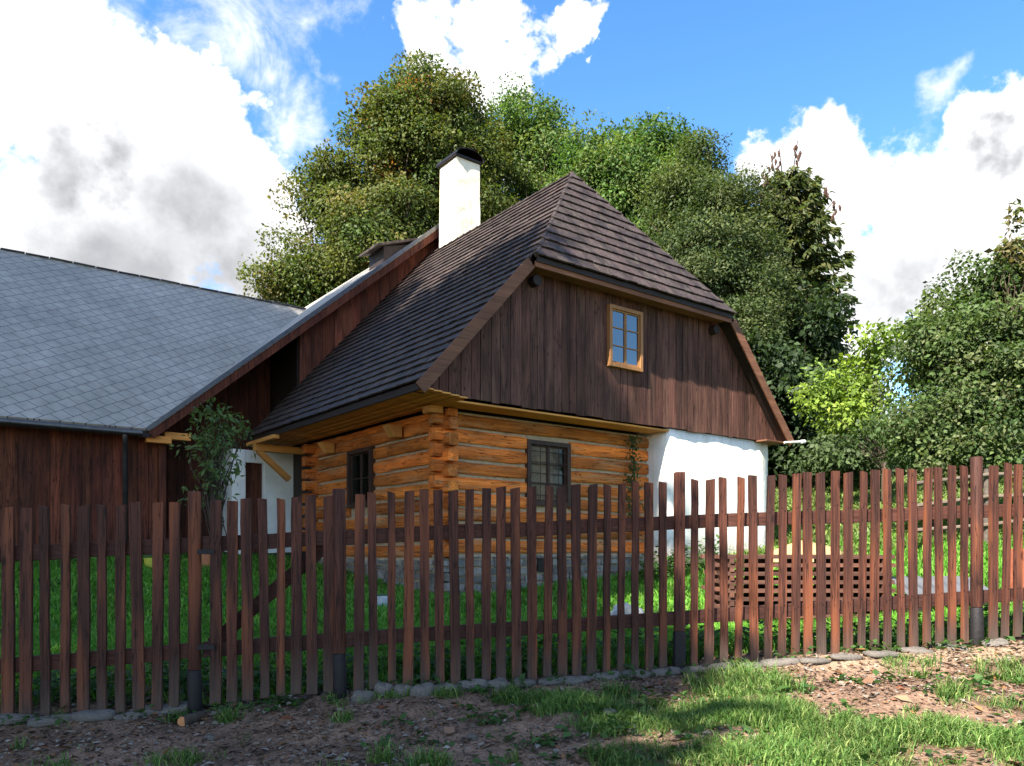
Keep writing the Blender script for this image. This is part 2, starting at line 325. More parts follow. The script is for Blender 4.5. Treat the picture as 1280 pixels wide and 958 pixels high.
# the rest of the sky, away from the photographed part: scattered clouds
n3 = wn(2.6, 8, .58, .2, (7, 2, 4)); sep = nt.nodes.new('ShaderNodeSeparateXYZ'); nt.links.new(D_, sep.inputs[0])
clr = nt.nodes.new('ShaderNodeVectorMath'); clr.operation = 'DISTANCE'; nt.links.new(D_, clr.inputs[0]); clr.inputs[1].default_value = (.945, -.19, .27)
clm = nt.nodes.new('ShaderNodeMapRange'); clm.inputs[1].default_value = .3; clm.inputs[2].default_value = .55; nt.links.new(clr.outputs['Value'], clm.inputs[0])
away = nt.nodes.new('ShaderNodeMapRange'); away.inputs[1].default_value = .55; away.inputs[2].default_value = .25; nt.links.new(sep.outputs[1], away.inputs[0])
rest = nt.nodes.new('ShaderNodeMapRange'); rest.interpolation_type = 'SMOOTHSTEP'; rest.inputs[1].default_value = .47; rest.inputs[2].default_value = .60; nt.links.new(n3, rest.inputs[0])
m_all = mth('MAXIMUM', mth('MAXIMUM', mask.outputs[0], wm.outputs[0]), mth('MULTIPLY', mth('MULTIPLY', rest.outputs[0], clm.outputs[0]), away.outputs[0]), clamp=True)
gf = blobs([(75, 195, 75), (130, 180, 60), (160, 215, 50), (250, 270, 110), (300, 340, 110), (120, 320, 130), (190, 350, 130), (1130, 350, 80), (1250, 200, 40), (350, 370, 60)])
gf = mth('ADD', gf, mth('MULTIPLY', mth('SUBTRACT', n1, .5), .8)); gm = nt.nodes.new('ShaderNodeMapRange'); gm.interpolation_type = 'SMOOTHSTEP'; gm.inputs[1].default_value = -.4; gm.inputs[2].default_value = 1.15; nt.links.new(gf, gm.inputs[0])
cc = nt.nodes.new('ShaderNodeMix'); cc.data_type = 'RGBA'; nt.links.new(gm.outputs[0], cc.inputs[0]); cc.inputs[6].default_value = (3.3, 3.3, 3.34, 1); cc.inputs[7].default_value = (1.2, 1.23, 1.3, 1)
fin = nt.nodes.new('ShaderNodeMix'); fin.data_type = 'RGBA'; nt.links.new(m_all, fin.inputs[0]); nt.links.new(hs.outputs[0], fin.inputs[6]); nt.links.new(cc.outputs[2], fin.inputs[7])
nt.links.new(fin.outputs[2], bg.inputs[0])
w.cycles.sampling_method = 'MANUAL'; w.cycles.sample_map_resolution = 512

sl = bpy.data.lights.new('sun', 'SUN'); sl.energy = 5.0; sl.angle = R(.55); sl.color = (1, .93, .82)
so = bpy.data.objects.new('sun', sl); col.objects.link(so)
from mathutils import Vector, Matrix
sd = Vector((SUN_H[0] * math.cos(SUN_EL), SUN_H[1] * math.cos(SUN_EL), math.sin(SUN_EL)))
so.rotation_euler = sd.to_track_quat('Z', 'Y').to_euler(); so.location = sd * 60

cam = bpy.data.cameras.new('camera'); co = bpy.data.objects.new('camera', cam); col.objects.link(co)
cam.sensor_width = 36; cam.lens = 36 * F / 1280; cam.shift_y = (HY - 479) / 1280; co.location = (0, 0, CZ); co.rotation_euler = (R(90), 0, 0)
cam.clip_end = 3000; cam.clip_start = .05; scene.camera = co
vs = scene.view_settings; vs.view_transform = 'Standard'; vs.look = 'None'; vs.gamma = 1; vs.use_curve_mapping = False; vs.exposure = 1.95
scene.cycles.max_bounces = 6; scene.cycles.transparent_max_bounces = 8; scene.cycles.use_denoising = True

# ------------------------------------------------------------------ ground sheet
def graded(a, lo, hi, fine, far):
    c = list(np.arange(lo, hi + 1e-6, fine)); s = fine; x = hi
    while x < far: s *= 1.22; x += s; c.append(x)
    s = fine; x = lo; pre = []
    while x > -far: s *= 1.22; x -= s; pre.append(x)
    return np.array(pre[::-1] + c)
gx = graded(0, -5.5, 5.5, .05, 900); gy = graded(0, 2.6, 7.0, .05, 900)
def in_house(x, y, m=0):
    du = (x - O[0]) * U[0] + (y - O[1]) * U[1]; dv = (x - O[0]) * V[0] + (y - O[1]) * V[1]
    a = (du > -.05 - m) & (du < 7.2 + m) & (dv > -.1 - m) & (dv < 8)
    a |= (du > 4.2 - m) & (du < 7.2 + m) & (dv > -.5 - m) & (dv < 1)
    return a | ((du < 8) & (dv > 5.9 - m) & (dv < 17))
GX, GY = np.meshgrid(gx, gy); GZ = H(GX, GY)
# where grass grows outside the fence (photo places turned into ground places)
GB = [(720, 882, .30), (650, 878, .22), (560, 870, .12), (760, 908, .24), (480, 953, .13), (545, 957, .14), (640, 953, .1), (850, 905, .45), (930, 900, .55), (1000, 945, .55), (880, 945, .5),
      (1090, 940, .5), (1180, 928, .42), (1255, 938, .5), (1140, 890, .1), (960, 865, .4), (1190, 868, .12), (1270, 852, .14), (430, 900, .1), (290, 900, .13), (780, 955, .3), (1060, 900, .14), (240, 955, .06)]
GBW = [(*ground_at(a, b), r) for a, b, r in GB]
def grassmask(x, y):
    x = np.asarray(x, float); y = np.asarray(y, float)
    m = np.full(x.shape, -.14)
    for bx, by, r in GBW: m = np.maximum(m, .92 - np.sqrt((x - bx) ** 2 + ((y - by) * 1.5) ** 2) / r)
    m = m + (vnoise(x, y, 3.1) - .55) * .9 + (vnoise(x, y, 9) - .5) * .5
    m = m - np.clip(1 - (fenceY(x) - y - .12) / .25, 0, 1) * np.clip(x + .6, 0, 1) * .9
    out = np.clip(m * 1.6, 0, 1)
    far = (y < 2.6) | (np.abs(x) > 4.6)
    out = np.where(far, np.clip((vnoise(x, y, 1.5) - .35) * 3, 0, 1), out)
    inside = y > fenceY(x) + .12
    yard = np.clip(1.15 - np.exp(-((y - fenceY(x) - .3) / .45) ** 2) * (vnoise(x, y, 2) * 1.1), 0, 1)
    left_bare = np.clip(1.4 - ((x + 2.5) / 1.3) ** 2 - ((y - 5.6) / .8) ** 2, 0, 1); yard = yard * (1 - .8 * left_bare)
    return np.where(inside, yard, out)
nx, ny = len(gx), len(gy)
gm_ = grassmask(GX, GY)
idx = np.arange(nx * ny).reshape(ny, nx)
quads = np.stack([idx[:-1, :-1], idx[:-1, 1:], idx[1:, 1:], idx[1:, :-1]], -1).reshape(-1, 4)
gmf = gm_.ravel()[quads].mean(1)
dirt = np.array([.235, .155, .112]); soil = np.array([.045, .070, .018])
cxy = np.stack([GX.ravel(), GY.ravel()], 1)[quads].mean(1)
dv_ = .7 + .6 * vnoise(cxy[:, 0], cxy[:, 1], 4)
pale = np.clip(1 - np.abs(cxy[:, 1] - fenceY(cxy[:, 0]) + .28) / .35, 0, 1) * np.clip((cxy[:, 0] - 1.2) / 1.0, 0, 1)
dcol = dirt[None] * dv_[:, None] * (1 - pale[:, None]) + np.array([.36, .27, .19])[None] * pale[:, None]
gt = dcol * (1 - gmf[:, None]) + soil[None] * gmf[:, None]
m, nt2, b, _ = newmat('ground_soil')
n1_ = N(nt2, 'TexNoise'); n1_.inputs['Scale'].default_value = 11; n1_.inputs['Detail'].default_value = 9; n1_.inputs['Roughness'].default_value = .7
n2_ = N(nt2, 'TexNoise'); n2_.inputs['Scale'].default_value = 60; n2_.inputs['Detail'].default_value = 5
for q in (n1_, n2_): nt2.links.new(coords(nt2, (1, 1, 1), False), q.inputs['Vector'])
c = mul(nt2, tint(nt2), ramp(nt2, n1_.outputs[0], [(.3, (.55, .53, .5)), (.7, (1.4, 1.35, 1.3))]))
c = mul(nt2, c, ramp(nt2, n2_.outputs[0], [(.35, (.7, .7, .7)), (.65, (1.25, 1.22, 1.2))]))
nt2.links.new(c, b.inputs['Base Color']); b.inputs['Roughness'].default_value = .95; b.inputs['Specular IOR Level'].default_value = .1
ad = N(nt2, 'Math', operation='ADD'); nt2.links.new(n1_.outputs[0], ad.inputs[0]); nt2.links.new(n2_.outputs[0], ad.inputs[1]); bump(nt2, b, ad.outputs[0], .9, .03)
g = npmesh('ground', np.stack([GX.ravel(), GY.ravel(), GZ.ravel()], 1), quads, gt, m); g['kind'] = 'structure'
g.data.polygons.foreach_set('use_smooth', [True] * len(g.data.polygons))

# ------------------------------------------------------------------ grass
def blades(name, x, y, hgt, wid, base, tip_var):
    n = len(x); z = H(x, y) - .008
    a = rng.random(n) * 2 * math.pi; lean = .15 + rng.random(n) * 1.15; la = rng.random(n) * 2 * math.pi
    s = np.stack([np.cos(a), np.sin(a), np.zeros(n)], 1) * (wid / 2)[:, None]
    l = np.stack([np.cos(la), np.sin(la), np.zeros(n)], 1) * (hgt * lean)[:, None]
    p = np.stack([x, y, z], 1); up = np.array([0, 0, 1])[None]
    m_ = p + l * .32 + up * (hgt * .58)[:, None]; t_ = p + l + up * (hgt * (1 - .35 * lean))[:, None]
    verts = np.stack([p - s, p + s, m_ + s * .8, m_ - s * .8, t_], 1).reshape(-1, 3); o = (np.arange(n) * 5)[:, None]
    q = o + np.array([[0, 1, 2, 3]]); t = o + np.array([[3, 2, 4]])
    k = (.65 + .7 * rng.random((n, 1))); cl = (vnoise(x, y, 2.2) - .5)[:, None]
    c = np.array(base)[None] * k * (1 + cl * .5) + np.array(tip_var)[None] * (rng.random((n, 1)) ** 4)
    ob = npmesh(name, verts, q, c, M['grass'], None, t, c * 1.1); ob['kind'] = 'stuff'; return ob
def scatter(n, x0, x1, y0, y1, fn):
    xs = rng.uniform(x0, x1, n); ys = rng.uniform(y0, y1, n); k = rng.random(n) < fn(xs, ys); return xs[k], ys[k]
# outside
xs, ys = scatter(520000, -4.6, 5.2, 3.0, 5.95, lambda x, y: np.where(y < fenceY(x) - .02, np.clip(grassmask(x, y), 0, 1) * .9 * np.clip((y - 2.2), .3, 1), 0))
n = len(xs); blades('verge_grass', xs, ys, (.025 + .085 * rng.random(n)) * (.45 + 1.2 * vnoise(xs, ys, 2.7)), .003 + .0045 * rng.random(n), (.060, .130, .024), (.20, .18, .075))
# lawn: denser close to the fence, coarser far away
xs1, ys1 = scatter(150000, -5, 6, 5, 8, lambda x, y: np.where((y > fenceY(x) + .1) & ~in_house(x, y, 0), grassmask(x, y), 0))
xs2, ys2 = scatter(130000, -10, 10, 8, 15, lambda x, y: np.where(~in_house(x, y, 0), .9, 0))
xs3, ys3 = scatter(140000, 3, 24, 13, 36, lambda x, y: np.where(~in_house(x, y, 0), .9, 0))
n = len(xs1); blades('lawn_grass', xs1, ys1, .05 + .10 * rng.random(n), .005 + .007 * rng.random(n), (.066, .20, .019), (.15, .17, .035))
n = len(xs2); blades('lawn_grass', xs2, ys2, .06 + .10 * rng.random(n), .012 + .012 * rng.random(n), (.066, .20, .019), (.15, .17, .035))
n = len(xs3); blades('meadow_grass', xs3, ys3, .08 + .14 * rng.random(n), .03 + .03 * rng.random(n), (.085, .135, .030), (.14, .13, .045))

# litter: dry leaves and chips on the bare soil
def litter(name, n, x0, x1, y0, y1, fn, size, pal):
    xs, ys = scatter(n, x0, x1, y0, y1, fn); n = len(xs); z = H(xs, ys) + .008
    a = rng.random(n) * 6.283; D = np.stack([np.cos(a), np.sin(a), (rng.random(n) - .5) * .9], 1)
    Nn = np.stack([(rng.random(n) - .5) * 1.0, (rng.random(n) - .5) * 1.0, np.ones(n)], 1)
    L = size * (.4 + 1.2 * rng.random(n) ** 2); pal = np.array(pal); T = pal[rng.integers(0, len(pal), n)] * (.6 + .7 * rng.random((n, 1)))
    o = leaves(name, np.stack([xs, ys, z], 1), D, Nn, L, L * (.35 + .4 * rng.random(n)), T, M['litter']); o['kind'] = 'stuff'; return o
LP = [(.24, .15, .10), (.36, .25, .17), (.16, .10, .068), (.46, .37, .28), (.34, .16, .07), (.12, .08, .055), (.52, .45, .37)]
litter('leaf_litter', 60000, -4.6, 5, 3.0, 5.8, lambda x, y: np.where(y < fenceY(x) + .25, np.clip(1 - grassmask(x, y), 0, 1) * (.2 + .8 * vnoise(x, y, 2.6)), 0), .034, LP)
litter('fallen_leaves', 420, -4, 5, 3.2, 5.6, lambda x, y: np.where(y < fenceY(x) + .1, .8, 0), .075, [(.42, .13, .05), (.5, .24, .08), (.36, .2, .12), (.45, .34, .2)])
litter('yard_litter', 5000, -4.2, 0, 4.8, 6.6, lambda x, y: np.where(y > fenceY(x), np.clip(1.2 - grassmask(x, y), 0, 1), 0), .06, LP)

# ------------------------------------------------------------------ stones
def stone_mb(rx, ry, rz, seed, n=10, m=7):
    r = random.Random(seed); mb = MB(); vs = []; ph = [r.random() * 6.28 for _ in range(8)]
    for j in range(m + 1):
        th = math.pi * j / m
        for i in range(n):
            a = 2 * math.pi * i / n; ca, sa = math.cos(a), math.sin(a)
            k = (abs(ca) ** 4 + abs(sa) ** 4) ** -.22 * (1 + .13 * math.sin(2 * a + ph[0]) + .1 * math.sin(3 * a + ph[1] + th) + .05 * math.sin(5 * a + ph[2]))
            s_ = math.sin(th) ** .55; c_ = math.copysign(abs(math.cos(th)) ** .6, math.cos(th))
            vs.append((rx * k * s_ * ca, ry * k * s_ * sa, rz * c_ * (1 + .18 * math.sin(a * 2 + ph[3]) + .1 * math.sin(a * 3 + ph[4]))))
    fs = [(j * n + i, j * n + (i + 1) % n, (j + 1) * n + (i + 1) % n, (j + 1) * n + i) for j in range(m) for i in range(n)]
    mb.add(vs, [f[::-1] for f in fs], (1, 1, 1)); return mb
proto_st = [stone_mb(1, 1, 1, k) for k in range(7)]
proto_me = []
for k, mb in enumerate(proto_st):
    o = mb.build('edging_stone', M['stone'], smooth=True); proto_me.append(o.data); bpy.data.objects.remove(o)
STN = [(10, 905, 34, 10, 1), (60, 908, 30, 9, 1), (112, 902, 32, 9, 0), (160, 898, 24, 8, 0), (190, 893, 26, 9, 0), (222, 889, 22, 8, 0),
       (452, 876, 16, 13, 2), (478, 872, 15, 12, 2), (503, 872, 13, 11, 2), (528, 868, 15, 11, 2), (556, 866, 18, 12, 2), (588, 864, 20, 12, 2), (622, 861, 18, 9, 2),
       (655, 858, 20, 7, 3), (690, 855, 22, 7, 3), (722, 853, 22, 7, 3), (758, 850, 24, 7, 3), (796, 847, 24, 7, 3), (832, 844, 24, 7, 3),
       (868, 841, 22, 7, 3), (905, 838, 24, 7, 3), (942, 836, 24, 7, 3), (980, 833, 24, 7, 3), (1018, 829, 22, 6, 4), (1062, 826, 24, 6, 4), (1106, 822, 22, 6, 4), (1150, 817, 24, 6, 4), (1196, 812, 22, 6, 4), (1245, 806, 22, 6, 4)]
SL = ['broad flat grey stone lying below the left end of the picket fence', 'flat broken grey stone at the foot of the left fence run',
      'small rounded pale rubble stone edging the soil right of the gate', 'flat grey paving stone edging the soil under the middle pickets', 'sunlit flat sandy stone edging the soil under the right pickets']
SGR = ['flat stones below the left pickets', 'broken stones below the left pickets', 'rubble stones right of the gate', 'paving stones under the middle pickets', 'sandy stones under the right pickets']
for k, (px, py, hw, hh, ty) in enumerate(STN):
    x, y = ground_at(px, py); s = hw / F * y
    o = bpy.data.objects.new('edging_stone', proto_me[k % 7]); col.objects.link(o)
    hz = {0: .03, 1: .032, 2: .045, 3: .028, 4: .022}[ty]
    y += random.uniform(-.03, .035); s *= random.uniform(.72, .98) if ty != 2 else .92; o.location = (x, y + .03, h1(x, y) + hz * random.uniform(.15, .6)); o.scale = (s, random.uniform(.75, 1.15) * {0: .075, 1: .08, 2: .06, 3: .075, 4: .085}[ty], hz); o.rotation_euler = (R(random.uniform(-6, 6)), R(random.uniform(-6, 6)), R(random.uniform(-14, 20)))
    tag(o, SL[ty], 'stone', SGR[ty])
# loose stones on the bare soil
for k, (px, py, s, lab) in enumerate([(762, 896, .045, 'pale loose stone lying on bare soil among the verge grass'), (790, 915, .035, 'small rounded tan stone lying in the grass patch below the pale one'),
                                      (590, 925, .03, 'small dark stone on the brown soil in front of the fence'), (262, 925, .03, 'small grey stone on the leaf litter near the sawn branch')]):
    x, y = ground_at(px, py); o = bpy.data.objects.new('loose_stone', proto_me[k]); col.objects.link(o); o.location = (x, y, h1(x, y) + s * .3); o.scale = (s, s * .8, s * .6); o.rotation_euler = (0, 0, k); tag(o, lab, 'stone')
x, y = ground_at(228, 909); z = h1(x, y)
t = thing('sawn_branch', 'short sawn branch with orange cut end lying on soil below the left pickets', 'log', (x, y, z))
mb = MB(); mb.tube([(0, 0, .03), (.02, .07, .032), (.045, .16, .03)], [.032, .031, .029], 12); mb.build('bark_round', M['bark'], t)
mb = MB(); mb.tube([(0, -.004, .03), (0, .002, .03)], [.029, .029], 12); mb.build('cut_face', M['cut'], t)

# ------------------------------------------------------------------ picket fence, three things
def fence_pt(px):
    X = np.linspace(-6, 7.4, 4000); Y = fenceY(X); i = int(np.argmin(np.abs(CX + F * X / Y - px))); return float(X[i]), float(Y[i])
FA = lambda X: math.atan2(float(fenceY(X + .3) - fenceY(X - .3)), .6)
pick_w = [.056, .062, .068, .074]; picks = []
for wdt in pick_w:
    for var in range(3):
        mb = MB(); r = random.Random(var * 7 + int(wdt * 1000)); Hh = 1.255; n = 8
        w0 = wdt; pts = []
        for i in range(n + 1):
            zz = Hh * i / n; ww = w0 * (1 + r.uniform(-.05, .05)); dx = r.uniform(-.003, .003); tilt = r.uniform(-.006, .006) if i == n else 0
            pts.append((-ww / 2 + dx, ww / 2 + dx, zz, tilt))
        vs = []; fs = []
        for a_, b_, zz, tl in pts: vs += [(a_, -.012, zz - tl), (b_, -.012, zz + tl), (b_, .012, zz + tl), (a_, .012, zz - tl)]
        for i in range(n):
            for k in range(4): fs.append((i * 4 + k, i * 4 + (k + 1) % 4, i * 4 + 4 + (k + 1) % 4, i * 4 + 4 + k))
        fs += [(3, 2, 1, 0), (n * 4, n * 4 + 1, n * 4 + 2, n * 4 + 3)]
        mb.add(vs, fs)
        for zn in (.36, 1.02):
            for xn in (-.012, .013): xx = xn + r.uniform(-.004, .004); zz = zn + r.uniform(-.014, .014); mb.box(xx - .0035, xx + .0035, -.0145, -.0115, zz - .0035, zz + .0035, (.2, .2, .22))
        o = mb.build('picket', M['fence'], bevel=0); picks.append(o.data); bpy.data.objects.remove(o)
topline = lambda px: np.interp(px, [-200, 30, 245, 410, 520, 735, 905, 970, 1100, 1210, 1280, 1500], [648, 634, 628, 620, 614, 607, 598, 594, 588, 583, 580, 572])
botline = lambda px: np.interp(px, [-200, 20, 100, 200, 300, 400, 520, 640, 735, 830, 905, 1000, 1100, 1200, 1280, 1500], [916, 899, 893, 884, 874, 866, 856, 850, 843, 836, 828, 824, 816, 802, 796, 782])
def picket(px, parent, base, dy=0, gate=False):
    X, Y = fence_pt(px); zt = CZ + (HY - topline(px)) / F * Y + random.uniform(-.008, .008); zb = CZ + (HY - botline(px)) / F * Y + random.uniform(-.012, .012)
    a = FA(X); o = bpy.data.objects.new('picket', random.choice(picks)); col.objects.link(o); o.parent = parent
    nx_, ny_ = math.sin(a), -math.cos(a)
    o.location = (X + nx_ * .035 - base[0], Y + ny_ * .035 - base[1], zb - base[2]); o.scale = (float(np.interp(px, [0, 500, 900, 1300], [.92, .87, .82, .84])), 1, (zt - zb) / 1.255)
    o.rotation_euler = (R(random.uniform(-.7, .7)), R(random.uniform(-.7, .7)) + R((px - 640) / 640 * .35), a + R(random.uniform(-2, 2)))
    mo = None
    return o
def rail(px0, px1, ylist, parent, base, wd=.095):
    mb = MB(); P = []
    for px in np.linspace(px0, px1, 14):
        X, Y = fence_pt(px); P.append((X, Y + .0, CZ + (HY - np.interp(px, *ylist)) / F * Y))
    for a_, b_ in zip(P[:-1], P[1:]): pass
    vs = []; fs = []
    for i, (X, Y, Z) in enumerate(P):
        k = random.uniform(-.004, .004)
        vs += [(X, Y - .02, Z - wd / 2 + k), (X, Y + .02, Z - wd / 2 + k), (X, Y + .02, Z + wd / 2 + k), (X, Y - .02, Z + wd / 2 + k)]
    for i in range(len(P) - 1):
        for k in range(4): fs.append((i * 4 + k, i * 4 + (k + 1) % 4, i * 4 + 4 + (k + 1) % 4, i * 4 + 4 + k)[::-1])
    e = (len(P) - 1) * 4; fs += [(0, 1, 2, 3), (e + 3, e + 2, e + 1, e)]
    mb.add(vs, fs); return mb.build('rail', M['rail'], parent, base, bevel=.004)
UP = ([-200, 0, 245, 430, 848, 1218, 1500], [706, 693, 681, 672, 653, 640, 632]); LOW = ([-200, 0, 245, 430, 848, 1218, 1500], [850, 834, 813, 800, 773, 747, 730])
def post(px, top, parent, base, rad, rnd):
    X, Y = fence_pt(px); zt = CZ + (HY - top) / F * Y; zb = h1(X, Y) - .1; zs = h1(X, Y) + .27
    for nm, z0, z1, mt, rr in (('post', zs, zt, M['fence'], rad), ('post_foot', zb, zs, M['black'], rad + .004)):
        mb = MB(); Yp = Y + .005 - .03
        if rnd: mb.tube([(X, Yp, z0), (X + .004, Yp, (z0 + z1) / 2), (X, Yp, z1)], [rr, rr, rr * .97], 14)
        else: mb.box(X - rr, X + rr, Yp - rr, Yp + rr, z0, z1)
        o = mb.build(nm, mt, parent, base, bevel=.006, smooth=False)
        if nm == 'post': par = o
        else: o.parent = par
        if rnd: o.data.polygons.foreach_set('use_smooth', [len(p.vertices) == 4 for p in o.data.polygons])
def mk(name, lab, cat, px): X, Y = fence_pt(px); b = (X, Y, h1(X, Y)); return thing(name, lab, cat, b), b
tL, bL = mk('picket_fence', 'short run of dark brown picket fence left of the gate, before the barn', 'fence', 120)
tG, bG = mk('garden_gate', 'narrow brown picket gate with a diagonal brace between two posts', 'gate', 335)
tR, bR = mk('picket_fence', 'long reddish brown picket fence right of the gate, running past the log cottage', 'fence', 850)
for px in [-140, -118, -95, -72, -50, -28, -6]: picket(px, tL, bL)
for c_ in [47, 110, 180, 247, 312, 377, 440, 505, 567, 627]: picket(c_ / 2.819 - 3, tL, bL)
for c_ in [765, 820, 878, 937, 993, 1047, 1103, 1160]: picket(c_ / 2.819, tG, bG)
for px in [380 + c_ / 2.995 for c_ in [205, 262, 328, 388, 450, 508, 565, 620, 678, 735, 793, 850, 905, 963, 1015, 1070]]: picket(px, tR, bR)
for px in [740 + c_ / 2.993 for c_ in [-4, 47, 100, 153, 207, 258, 373, 430, 487, 541, 598, 650, 702]]: picket(px, tR, bR)
for px in [980 + c_ / 3.193 for c_ in [36, 88, 140, 193, 245, 298, 348, 402, 455, 505, 558, 610, 658, 708, 820, 868, 918, 970, 1020, 1072, 1124, 1176, 1230, 1284, 1338, 1390]]: picket(px, tR, bR)
rail(-160, 238, UP, tL, bL); rail(-160, 238, LOW, tL, bL)
rail(254, 416, UP, tG, bG); rail(254, 416, LOW, tG, bG)
rail(432, 1440, UP, tR, bR); rail(432, 1440, LOW, tR, bR)
X0, Y0 = fence_pt(262); X1, Y1 = fence_pt(408)
mb = MB(); mb.bar((X0, Y0 + .035, CZ + (HY - 806) / F * Y0), (X1, Y1 + .035, CZ + (HY - 680) / F * Y1), .085, .026); mb.build('diagonal_brace', M['rail'], tG, bG, bevel=.004)
post(245, 615, tL, bL, .04, True)
post(425, 612, tR, bR, .042, True); post(848, 591, tR, bR, .034, False); post(1218, 572, tR, bR, .042, True)
for px, zz in ((252, 690), (252, 808)):
    X, Y = fence_pt(px); Z = CZ + (HY - zz) / F * Y; mb = MB(); mb.bar((X - .03, Y - .056, Z), (X + .10, Y - .05, Z), .03, .008); mb.build('hinge', M['black'], tG, bG)

# ------------------------------------------------------------------ cottage
OG = (0, 0, -.66)   # base of the cottage: ground at its log corner
cot = thing('log_cottage', 'log cottage with dark boarded gable, half hipped shingle roof and white corner', 'cottage', (O[0], O[1], CZ + OG[2]), ANG)
def rt(lo=.8, hi=1.2, hue=.05): k = random.uniform(lo, hi); return (k * random.uniform(1 - hue, 1 + hue), k, k * random.uniform(1 - hue, 1 + hue))
def logbeam(mb, a, b, h, d, nrm, t, seg=.16):
    """hewn log from a to b, rounded box section, height h, depth d along nrm (outer side)"""
    a = np.array(a, float); b = np.array(b, float); nrm = np.array(nrm, float); L = np.linalg.norm(b - a); n = max(2, int(L / seg))
    prof = [(-.5, -.42), (-.42, -.5), (.40, -.48), (.49, -.37), (.53, 0), (.49, .37), (.40, .48), (-.42, .5), (-.5, .42)]; m = len(prof)
    ph = random.random() * 10; vs = []; fs = []
    for i in range(n + 1):
        p = a + (b - a) * i / n; e = min(i, n - i); k = .9 if e == 0 else 1
        wv = math.sin(i * .7 + ph) * .007 + random.uniform(-.004, .004)
        for q, r in prof:
            z = r * h * k * (1 + random.uniform(-.04, .04)) + math.sin(i * .35 + ph) * .006
            y = q * d * (1 if q < 0 else k) + (wv + random.uniform(-.004, .004) if q > 0 else 0)
            vs.append(p + nrm * y + np.array((0, 0, z)))
    for i in range(n):
        for k in range(m): fs.append((i * m + k, i * m + (k + 1) % m, (i + 1) * m + (k + 1) % m, (i + 1) * m + k))
    fs.append(tuple(range(m))[::-1]); fs.append(tuple(n * m + k for k in range(m)))
    o = len(mb.v); mb.add(vs, fs, t)
pit = .228; zs0 = -.06; FW = (1.56, 2.45, .69, 1.71); SW = (2.14, 3.02, .72, 1.70)
mb = MB(); mb.box(.06, 4.35, .062, .16, -.07, 2.0); lw = mb.build('log_wall', M['chink'], cot, OG)
mb = MB(); mb.box(.082, .17, .17, 4.45, -.13, 2.0); lw2 = mb.build('log_wall', M['chink'], cot, OG)
def onelog(*a_, mat='log', par=None):
    mb = MB(); logbeam(mb, *a_); mb.build('log', M[mat], par, OG)
for k in range(9):
    zc = zs0 + pit * (k + .5); t = rt(.72, 1.2, .07)
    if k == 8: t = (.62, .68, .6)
    segs = [(-.10, 4.32)] if not (zc + .09 > FW[2] and zc - .09 < FW[3]) else [(-.10, FW[0]), (FW[1], 4.32)]
    for a_, b_ in segs: onelog((a_, .10, zc), (b_, .10, zc), .198 + random.uniform(-.018, .010), .17, (0, -1, 0), t, par=lw)
    zc2 = zc + (.0 if k < 8 else .0) - .07; t = rt(.72, 1.15, .07); ws = zc2 + .09 > SW[2] and zc2 - .09 < SW[3]
    for a_, b_ in ([(-.12, 4.62)] if not ws else [(-.12, SW[0]), (SW[1], 4.62)]): onelog((.12, a_, zc2), (.12, b_, zc2), .197 + random.uniform(-.016, .008), .17, (-1, 0, 0), t, mat='logside', par=lw2)
    # ends of the cross wall's logs at the far corner
    onelog((-.16, 4.5, zc), (.5, 4.5, zc), .19, .2, (0, -1, 0), rt(.6, 1, .06), par=lw2)
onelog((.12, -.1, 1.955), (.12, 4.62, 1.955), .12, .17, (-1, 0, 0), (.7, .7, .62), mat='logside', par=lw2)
# inner shell keeps the rooms dark
mb = MB(); mb.box(.3, 7.0, .35, 6.9, -.6, 2.1); mb.build('inner_wall', M['dark'], cot, OG)
# rubble base
def rubble(mb, along, a0, a1, z0, z1, plane, sgn, cz):
    z = z0
    while z < z1:
        hh = random.uniform(.08, .16); hh = min(hh, z1 - z); a_ = a0 + random.uniform(-.1, 0)
        while a_ < a1:
            ww = random.uniform(.14, .34); b_ = min(a_ + ww, a1); d = random.uniform(.0, .045); t = rt(.65, 1.5, .06); g_ = .012; j = lambda: random.uniform(-.014, .014)
            p = [(a_ + g_ + j(), -d, z + g_ + j()), (b_ - g_ + j(), -d, z + g_ + j()), (b_ - g_ + j(), .1, z + g_), (a_ + g_, .1, z + g_), (a_ + g_ + j(), -d, z + hh - g_ + j()), (b_ - g_ + j(), -d, z + hh - g_ + j()), (b_ - g_, .1, z + hh - g_), (a_ + g_, .1, z + hh - g_)]
            if along == 'u': q = [(x, plane + y, zz) for x, y, zz in p]
            else: q = [(plane + y, x, zz) for x, y, zz in [p[1], p[0], p[3], p[2], p[5], p[4], p[7], p[6]]]
            mb.hexa(q, t); a_ = b_
        z += hh
mb = MB(); rubble(mb, 'u', -.05, 4.3, -.95, -.08, .02, 1, 0); rubble(mb, 'v', -.05, 4.6, -.95, -.14, .02, 1, 0)
sb = mb.build('stone_base', M['stone'], cot, OG, bevel=.012)
mb = MB(); mb.box(.03, 4.3, .035, .3, -1.0, -.07); mb.box(.031, .3, .04, 4.6, -1.0, -.13); mb.build('mortar', M['chink'], sb, OG)
mb = MB(); mb.box(1.75, 2.05, -.035, .03, -.33, -.12); mb.build('cellar_vent', M['dark'], sb, OG, bevel=.005)
